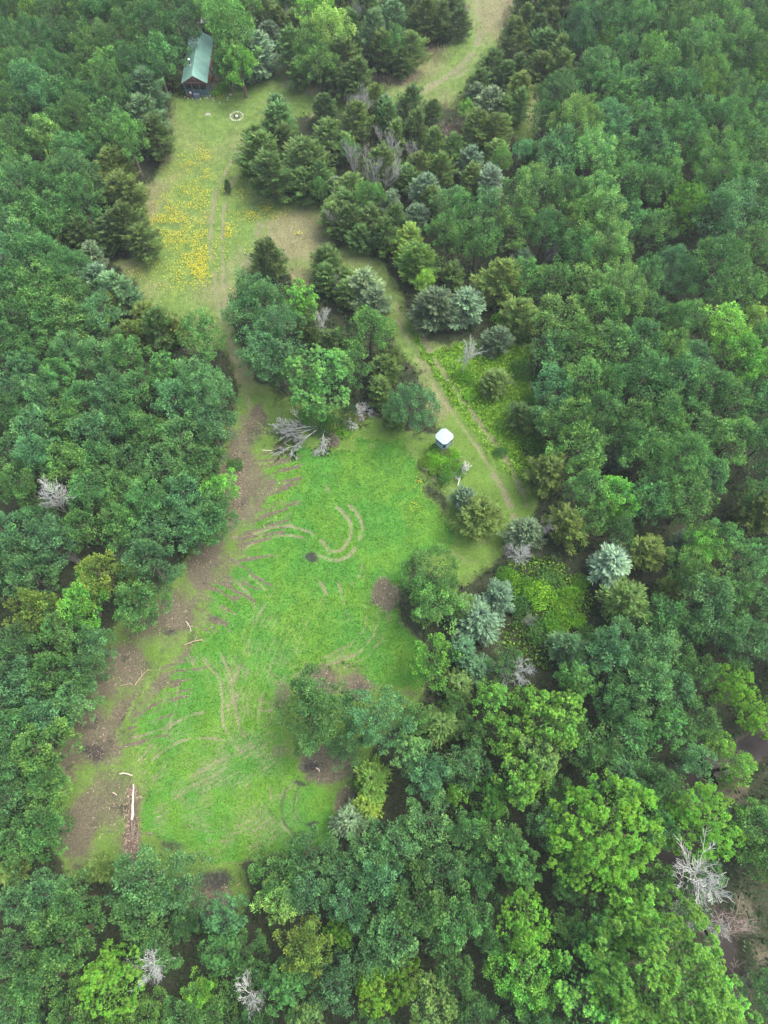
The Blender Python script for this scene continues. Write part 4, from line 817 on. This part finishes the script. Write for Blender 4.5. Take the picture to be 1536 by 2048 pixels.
def gable(y, th, mat):
    mb = MB(); hw = CW / 2 - .1
    vs = [(-hw, y, .15), (hw, y, .15), (hw, y, WH + .2), (0, y, WH + .2 + hw * .62), (-hw, y, WH + .2)]
    mb.add(vs + [(a, b_ + th, c) for a, b_, c in vs], [(0, 1, 2, 3, 4), (9, 8, 7, 6, 5)] + [(k, (k + 5), (k + 1) % 5 + 5, (k + 1) % 5) for k in range(5)])
    return mb.build('wall', mat, cabin)
gable(y2 - .1, .14, M_LOG); fw = gable(y1 - .02, .14, M_LOG)
HW = 2.14; SL = .60; EZ = WH + .12; RZ = EZ + HW * SL
for sx in (-1, 1):
    mb = MB(); t_ = .07
    a = [(0, yo, RZ), (sx * HW, yo, EZ), (sx * HW, yo + CL, EZ), (0, yo + CL, RZ)]
    vs = a + [(x_, y_, z_ - t_) for x_, y_, z_ in a]
    fs = [(0, 1, 2, 3), (7, 6, 5, 4), (0, 4, 5, 1), (1, 5, 6, 2), (2, 6, 7, 3), (3, 7, 4, 0)]
    if sx > 0: fs = [tuple(reversed(f)) for f in fs]
    mb.add(vs, fs); rp_ = mb.build('roof', M_ROOF, cabin)
    for k in range(1, 29):
        yy = yo + CL * k / 29
        MB().beam((sx * .08, yy, RZ - .08 * SL + .012), (sx * (HW - .02), yy, EZ + .02), .03, .03).build('seam', M_ROOF, rp_)
    MB().beam((sx * (HW - .02), yo + .01, EZ - .14), (0, yo + .01, RZ - .15), .05, .17).build('barge_board', M_WOODT, rp_)
    MB().box((sx * (HW + .04), yo + CL / 2, EZ - .05), (.07, CL, .09)).build('gutter', M_TRIM, rp_)
MB().beam((0, yo - .02, RZ + .02), (0, yo + CL + .02, RZ + .02), .26, .05).build('ridge_cap', M_ROOF, cabin)
# gable truss
mb = MB(); mb.beam((-HW + .25, yo + .12, EZ - .02), (HW - .25, yo + .12, EZ - .02), .14); mb.beam((0, yo + .12, EZ), (0, yo + .12, RZ - .2), .12)
mb.beam((-.9, yo + .12, EZ + .05), (0, yo + .12, EZ + .65), .1); mb.beam((.9, yo + .12, EZ + .05), (0, yo + .12, EZ + .65), .1)
mb.build('gable_truss', M_WOODT, cabin)
for xx in (-1.95, -.65, .62, 1.92):
    MB().beam((xx, .05, 0), (xx, .05, EZ - .05), .11).build('post', M_TRIM, cabin)
for xx in (-1.95, 1.92): MB().beam((xx, y1 - .05, .2), (xx, y1 - .05, EZ - .05), .11).build('post', M_TRIM, cabin)
MB().beam((-1.9, .05, 1.12), (1.87, .05, 1.12), .10, .06).build('rail', M_TRIM, cabin)
for xx in (-1.95, 1.92): MB().beam((xx, .1, 1.12), (xx, y1 - .1, 1.12), .06, .10).build('rail', M_TRIM, cabin)
M_SCREEN = plain('dull_green_screen', (.075, .13, .125), .7, .15, 4)
for (a, c) in ((-1.88, -.72), (-.58, .55), (.69, 1.85)):
    MB().box(((a + c) / 2, .06, .62), (c - a, .03, .86)).build('kick_panel', M_SCREEN, cabin)
for xx in (-1.95, 1.92): MB().box((xx, .98, .62), (.03, 1.66, .86)).build('kick_panel', M_SCREEN, cabin)
MB().box((0, PD / 2, .10), (4.1, PD, .14)).build('porch_deck', M_DECK, cabin)
dr = MB().box((-.35, y1 - .06, 1.2), (.85, .06, 1.95)).build('door', M_WOODT, cabin); MB().box((-.02, y1 - .11, 1.15), (.04, .05, .14)).build('handle', M_STEEL, dr)
wf = MB().box((CW / 2 + .22, 4.3, 1.65), (.06, .95, 1.1)).build('window', M_WHITE, cabin); MB().box((CW / 2 + .26, 4.3, 1.65), (.03, .72, .86)).build('pane', M_GLASS, wf)
wf = MB().box((CW / 2 + .22, 8.2, 1.65), (.06, .95, 1.1)).build('window', M_WHITE, cabin); MB().box((CW / 2 + .26, 8.2, 1.65), (.03, .72, .86)).build('pane', M_GLASS, wf)
ch = MB().tube([(-.86, 3.0, EZ + .7), (-.86, 3.0, RZ + .42)], [.11, .11], 10).build('chimney_pipe', M_STEEL, cabin)
MB().tube([(-.86, 3.0, RZ + .46), (-.86, 3.0, RZ + .54), (-.86, 3.0, RZ + .64)], [.20, .22, .05], 12).build('cap', M_WHITE, ch)
MB().tube([(-.86, 3.0, EZ + .66), (-.86, 3.0, EZ + .95)], [.24, .15], 12).build('flashing', M_WHITE, ch)
# things at the porch
st_ = empty('planter_stand', (CX - 1.05, CY - .15, 0)); tag(st_, 'brown stand topped by a white pot at the cabin porch edge', 'planter')
mb = MB(); mb.box((0, 0, .45), (.42, .36, .9)); mb.build('stand', M_BROWN, st_); MB().tube([(0, 0, .9), (0, 0, 1.12)], [.13, .18], 10).build('pot', M_WHITE, st_)
bx = empty('storage_box', (CX - .12, CY - .12, 0)); tag(bx, 'blue grey storage box standing before the cabin porch', 'box')
MB().box((0, 0, .36), (1.0, .5, .7)).build('body', M_BLUEBOX, bx); MB().box((0, 0, .75), (1.06, .56, .07)).build('lid', M_BLUEBOX, bx)
# shed behind
g0 = G(418, 50, 1.5); shed = empty('shed', (g0[0] - .3, g0[1] + .5, 0)); tag(shed, 'little dark red shed with grey roof peeping out behind the cabin', 'shed')
M_RED = plain('dark_red_boards', (.13, .035, .03), .8, .25, 4); M_GROOF = plain('grey_roof_felt', (.28, .25, .29), .8, .2, 4)
for (c, d) in (((0, 0, .95), (1.7, 1.6, 1.9)),): MB().box(c, d).build('wall', M_RED, shed)
for sx in (-1, 1): MB().beam((sx * .52, -1.0, 2.12), (sx * .52, 1.0, 2.12), 1.16, .06).build('roof', M_GROOF, shed)
MB().box((.1, -.83, .85), (.7, .06, 1.5)).build('door', M_BROWN, shed)

# ------------------------------------------------------------------ stones, fire ring
def stone_mesh(seed, r):
    rs = random.Random(seed); bm_v = []; mb = MB(); n = 8; rings = [(-.5, .55), (-.1, 1), (.35, .85), (.6, .35)]
    offs = [rs.uniform(.75, 1.2) for _ in range(n)]
    vs = [(math.cos(2 * PI * k / n) * r * q * offs[k], math.sin(2 * PI * k / n) * r * q * offs[(k + 1) % n] * .8, z * r * 1.0) for z, q in rings for k in range(n)]
    fs = [(i * n + k, i * n + (k + 1) % n, (i + 1) * n + (k + 1) % n, (i + 1) * n + k) for i in range(3) for k in range(n)] + [tuple(3 * n + k for k in range(n))]
    mb.add(vs, fs); return mb
ST = [stone_mesh(i, .17).mesh('stone', M_STONE) for i in range(5)]
gx0, gy0, _ = G(473, 233); fr = empty('fire_ring', (gx0, gy0, 0)); tag(fr, 'ring of pale stones with white ash in its middle on the cabin lawn', 'fire ring')
for k in range(18):
    a = 2 * PI * k / 18; o = link_mesh('stone', ST[k % 5], fr, (math.cos(a) * (1.08 + .06 * math.sin(k * 2.7)), math.sin(a) * (1.08 + .06 * math.sin(k * 2.7)), .05)); o.rotation_euler = (0, 0, a * 3); s = .7 + .55 * ((k * 5) % 7) / 6; o.scale = (s, s, s)
MB().tube([(0, 0, .0), (0, 0, .05)], [.55, .45], 14).build('charred_bed', M_CHAR, fr)
mb = stone_mesh(9, .30); mb.build('ash_heap', M_ASH, fr).location = (.05, -.05, .1)
bed = [(370, 194), (376, 197), (385, 198), (393, 198), (401, 199), (410, 197), (414, 196), (420, 192), (426, 198), (428, 202), (433, 185), (434, 180), (461, 190), (456, 196), (455, 200), (439, 206), (436, 176), (458, 164), (472, 173), (466, 172)]
for i, (px, py) in enumerate(bed):
    q = G(px, py); o = link_mesh('field_stone', ST[i % 5], None, (q[0], q[1], .05)); o.rotation_euler = (0, 0, i * 1.3); s = .75 + .35 * ((i * 7) % 5) / 4; o.scale = (s, s, s)
    where = 'before the cabin porch' if i < 8 else 'edging the flower bed'
    j = i + 1 if i < 8 else i - 7
    tag(o, f'pale field stone {where}, {ordn(j)} from the left end', 'stone', 'pale stones round cabin and flower bed')
q = G(416, 229); o = stone_mesh(21, .62).build('flat_stone', M_GSTONE); o.location = (q[0], q[1], .02); o.scale = (1, .75, .3); tag(o, 'flat grey stone slab lying on the lawn left of fire ring', 'stone')
q = G(471, 170); kt = empty('fire_bowl', (q[0], q[1], 0)); tag(kt, 'rusty brown bowl standing on the lawn beside the flower bed', 'bowl')
MB().tube([(0, 0, .05), (0, 0, .2), (0, 0, .38)], [.16, .38, .46], 14).build('bowl', M_BROWN, kt); MB().tube([(0, 0, .36), (0, 0, .42)], [.50, .50], 14).build('rim', M_BROWN, kt)
q = G(648, 188); mk = MB().tube([(0, 0, 0), (0, 0, .8), (0, 0, .95)], [.12, .12, .09], 8).build('marker_post', M_WHITE); mk.location = (q[0], q[1], 0); tag(mk, 'short white marker post beside the brown path right of cabin', 'post')
q = G(499, 92); mk = MB().box((0, 0, .5), (.5, .4, 1.0)).build('beehive_box', M_WHITE); mk.location = (q[0], q[1], 0); tag(mk, 'small white box half hidden by the silver cedar near cabin', 'box')

# ------------------------------------------------------------------ hunting hut on its frame
q = G(889, 872, 3.35); hut = empty('hunting_hut', (q[0], q[1], 0)); tag(hut, 'eight sided grey green hunting hut with white roof beside the two-rut path', 'hunting hut')
M_HUT = plain('grey_green_panel', (.26, .36, .37), .6, .12, 3); M_HUTD = plain('dark_opening', (.015, .018, .02), .5, .1, 3); M_HROOF = plain('white_roof_sheet', (.27, .335, .36), .5, .06, 2, bump=.05)
def octo(a, c): return [(-c, -a), (c, -a), (a, -c), (a, c), (c, a), (-c, a), (-a, c), (-a, -c)]
FL = 1.55; TOP = 3.2
pl = octo(.98, .26)
for k in range(8):
    (xa, ya), (xb, yb) = pl[k], pl[(k + 1) % 8]; ln = math.hypot(xb - xa, yb - ya); an = math.atan2(yb - ya, xb - xa); cx_, cy_ = (xa + xb) / 2, (ya + yb) / 2; nx, ny = math.sin(an), -math.cos(an)
    wpn = MB().box((cx_, cy_, (FL + TOP) / 2), (ln - .01, .05, TOP - FL), rz=an).build('wall_panel', M_HUT, hut)
    if ln > .7: MB().box((cx_ + nx * .03, cy_ + ny * .03, TOP - .42), (ln * .82, .04, .26), rz=an).build('window_slit', M_HUTD, wpn)
    elif k == 0: MB().box((cx_ + nx * .03, cy_ + ny * .03, TOP - .85), (ln * .5, .04, .8), rz=an).build('door_opening', M_HUTD, wpn)
    MB().beam((xa * 1.01, ya * 1.01, FL), (xa * 1.01, ya * 1.01, TOP), .07).build('corner_post', M_TRIM, hut)
rf_ = MB(); o8 = octo(1.16, .27); i8 = octo(.5, .12)
rf_.add([(x_, y_, TOP) for x_, y_ in o8] + [(x_, y_, TOP + .07) for x_, y_ in o8] + [(x_, y_, TOP + .17) for x_, y_ in i8],
        [tuple(reversed(range(8))), tuple(range(16, 24))] + [(k, (k + 1) % 8, (k + 1) % 8 + 8, k + 8) for k in range(8)] + [(k + 8, (k + 1) % 8 + 8, (k + 1) % 8 + 16, k + 16) for k in range(8)])
rf_ = rf_.build('roof', M_HROOF, hut)
for k in range(8): MB().beam((o8[k][0] * .98, o8[k][1] * .98, TOP + .08), (i8[k][0], i8[k][1], TOP + .18), .035, .03).build('roof_seam', M_HROOF, rf_)
MB().prism(octo(1.02, .28), FL - .1, FL).build('floor', M_BROWN, hut)
for sx in (-1, 1):
    for sy in (-1, 1): MB().beam((sx * .85, sy * .85, -.05), (sx * .55, sy * .55, FL - .1), .10).build('leg', M_WOODT, hut)
lad = MB(); 
for sx in (-.2, .2): lad.beam((-.1 + sx * .9, -1.05, FL), (-.95 + sx, -2.0, .02), .08)
lad = lad.build('ladder', M_RUST, hut)
for k in range(5):
    t_ = (k + .6) / 5.4; MB().beam((-.3 + -.85 * t_ + .02, -1.05 - .95 * t_, FL * (1 - t_)), (.1 - .85 * t_ - .02, -1.05 - .95 * t_, FL * (1 - t_)), .05).build('rung', M_RUST, lad)

# ------------------------------------------------------------------ brush piles, fallen limbs, logs
def fallen(name, px, py, ang, L, seed, label, mat=M_SILVER, kids=(15, 7, 4), spread=.55, cat='branch', group='fallen bare treetops', minr=.016):
    rng = random.Random(seed); mb = MB(); twigs(mb, rng, Vector((0, 0, .55)), Vector((math.cos(ang), math.sin(ang), -.02)), L, .075, 0, spread, -.02, kids, minr)
    mb.v = [(x_, y_, max(.03, z_)) for x_, y_, z_ in mb.v]
    o = mb.build(name, mat); q = G(px, py); o.location = (q[0], q[1], .05); tag(o, label, cat, group); return o
fallen('fallen_treetop', 640, 858, R_(188), 5.2, 1, 'long silvery fallen treetop spreading left over clover edge, upper limb')
fallen('fallen_treetop', 640, 860, R_(205), 5.2, 2, 'long silvery fallen treetop reaching down left onto clover')
fallen('fallen_treetop', 640, 860, R_(197), 4.4, 3, 'short silvery fallen limb between the two grey treetops')
fallen('fallen_treetop', 652, 860, R_(255), 3.4, 4, 'fan shaped grey fallen treetop in the middle of brush pile', spread=.8)
fallen('fallen_treetop', 672, 862, R_(285), 2.2, 5, 'small dark grey fallen treetop right of the fan shaped one', M_DEADB, spread=.8)
fallen('fallen_treetop', 685, 850, R_(32), 3.8, 6, 'brownish grey fallen treetop pointing up right at pile end', M_DEADB, spread=.75)
fallen('fallen_treetop', 692, 838, R_(18), 3.0, 7, 'pale twiggy fallen crown at right end of brush pile', spread=.9)
fallen('fallen_treetop', 676, 845, R_(-50), 2.0, 8, 'straight grey fallen limb leaning out of brush pile', spread=.4)
bpile = empty('brush_pile', G(650, 862)[:2] + (0,)); tag(bpile, 'low leafy brush heap under the tall tree above clover plot', 'brush pile')
for k, (dx, dy, s_, t_) in enumerate([(-.9, 0, .55, 'g'), (.2, .3, .7, 'n'), (1.5, .1, .75, 'y'), (2.6, .6, .7, 'g'), (3.3, 1.4, .65, 'y'), (1.9, -.7, .6, 'l')]):
    o = link_mesh('leafy_branches', LIB['S'][k % 2][1], bpile, (dx, dy, 0)); o.scale = (s_, s_, s_ * 1.1); o.rotation_euler = (0, 0, k * 1.7); c_ = TINT['S'][t_][1]; o.color = c_ + (.5,)
hp = empty('brush_pile', G(884, 932)[:2] + (0,)); tag(hp, 'mound of cut leafy branches piled just below the white-roofed hut', 'brush pile')
rb = random.Random(12)
for k in range(24):
    a = rb.uniform(0, 2 * PI); rr = 2.5 * math.sqrt(rb.random()); t_ = rb.choice(['n', 'n', 'l', 'y', 'l', 'l'])
    o = link_mesh('leafy_branches', LIB['S'][k % 2][1], hp, (rr * math.cos(a), rr * math.sin(a) - .1, .45 * max(0, 1 - rr / 2.8))); s_ = rb.uniform(.42, .62); o.scale = (s_, s_, s_ * 1.2); o.rotation_euler = (rb.uniform(-.2, .2), rb.uniform(-.2, .2), a); c_ = tuple(1.35 * v for v in TINT['S'][t_][1]); o.color = c_ + (.8,)
mb = MB(); rng = random.Random(3)
for k in range(12):
    a = rng.uniform(0, 2 * PI); twigs(mb, rng, Vector((rng.uniform(-1.3, 1.3), rng.uniform(-1.3, 1.3), rng.uniform(.4, 1.0))), Vector((math.cos(a), math.sin(a), .12)), rng.uniform(1, 1.9), .05, 1, .7, 0, (5, 4, 3), .022)
mb.build('bare_sticks', M_DEADB, hp)
fallen('fallen_branch', 868, 938, R_(100), 1.4, 15, 'rusty brown branch with dead leaves on the leafy mound', M_RUST, (6, 4), .5, 'branch', 'branches on the leafy mound', .03)
o = fallen('fallen_treetop', 915, 975, R_(70), 2.6, 16, 'forked grey dead limb leaning between leafy mound and cedar', spread=.8)
def log(px0, py0, px1, py1, r0, r1, mat, name, label, grp, bend=.1, fork=False, seed=0):
    a = G(px0, py0); c = G(px1, py1); rr = random.Random(seed); n = 7; L = math.hypot(c[0] - a[0], c[1] - a[1]); mb = MB()
    dx, dy = (c[0] - a[0]) / L, (c[1] - a[1]) / L; pts = []
    off = 0
    for i in range(n + 1):
        t = i / n; off = bend * L * math.sin(PI * t * 1.3) * .3 + rr.gauss(0, .012 * L)
        pts.append((dx * L * t - dy * off, dy * L * t + dx * off, .03 + r0 * .8 + .03 * rr.random()))
    mb.tube(pts, [r0 + (r1 - r0) * i / n for i in range(n + 1)], 8)
    for q_ in range(3 if fork else 0):
        i = 2 + q_ * 2; p = pts[i]; s = 1 if q_ % 2 else -1; ll = L * .22
        mb.tube([p, (p[0] + dx * ll * .6 - dy * s * ll * .5, p[1] + dy * ll * .6 + dx * s * ll * .5, p[2] + .1), (p[0] + dx * ll - dy * s * ll, p[1] + dy * ll + dx * s * ll, p[2] + .05)], [r0 * .6, r0 * .45, r0 * .2], 5)
    o = mb.build(name, mat, None, True); o.location = (a[0], a[1], 0); tag(o, label, 'log', grp); return o
M_PEEL = plain('peeled_white_wood', (.52, .44, .35), .7, .12, 3); M_DARKLOG = plain('dark_grey_log', (.14, .115, .10), .85, .3, 3)
log(265, 1640, 268, 1568, .17, .07, M_PEEL, 'peeled_log', 'long peeled white log lying on wood chips at lower left', None, .02)
log(264, 1641, 266, 1702, .12, .05, M_DARKLOG, 'dark_log', 'dark thin log continuing below the peeled white log', None, .03)
SG = 'stray branches lying on bare soil'
log(524, 901, 544, 902, .07, .05, M_PEEL, 'stray_branch', 'short straight pale branch at the top of soil strip', SG, .02)
log(368, 1292, 405, 1278, .07, .05, M_RUST, 'stray_branch', 'crooked tan branch at the left edge of clover plot', SG, .15, True, 1)
log(238, 1549, 266, 1549, .08, .06, M_PEEL, 'stray_branch', 'bent pale branch just above the peeled white log', SG, .3, False, 2)
log(270, 1372, 296, 1338, .06, .03, M_RUST, 'stray_branch', 'forked tan branch on soil beside the left forest', SG, .1, True, 3)
log(262, 1366, 240, 1372, .04, .03, M_RUST, 'stray_branch', 'thin tan stick left of the forked branch', SG, .1, False, 4)
log(372, 1243, 384, 1262, .05, .03, M_PEEL, 'stray_branch', 'small pale stick above the crooked tan branch', SG, .2, True, 5)
log(226, 1585, 234, 1590, .05, .04, M_PEEL, 'stray_branch', 'tiny pale stick left of the peeled white log', SG, .1, False, 6)
log(632, 1536, 640, 1542, .07, .05, M_PEEL, 'stray_branch', 'small pale branch on dark soil below the big tree', SG, .3, True, 7)
log(690, 1572, 700, 1576, .05, .03, M_PEEL, 'stray_branch', 'thin pale stick beside the olive cedar below clover', SG, .2, False, 8)
log(474, 1772, 482, 1765, .06, .04, M_RUST, 'stray_branch', 'short tan branch beside the dark mud patch', SG, .2, True, 9)
for i, (px, py) in enumerate([(268, 1590), (258, 1600)]): pass

# ------------------------------------------------------------------ thin summer haze
def add_haze(dens):
    b = NB('summer_haze'); v = b.n('VolumePrincipled'); v.inputs['Density'].default_value = dens; v.inputs['Color'].default_value = (.86, .92, 1.0, 1)
    v.inputs['Anisotropy'].default_value = .2; b.t.links.new(v.outputs[0], b.out.inputs['Volume'])
    o = MB().box((0, 70, 43), (330, 330, 90)).build('haze', b.m); tag(o, 'thin pale summer haze hanging over the woodland', 'haze', None, 'stuff')
add_haze(.00026)
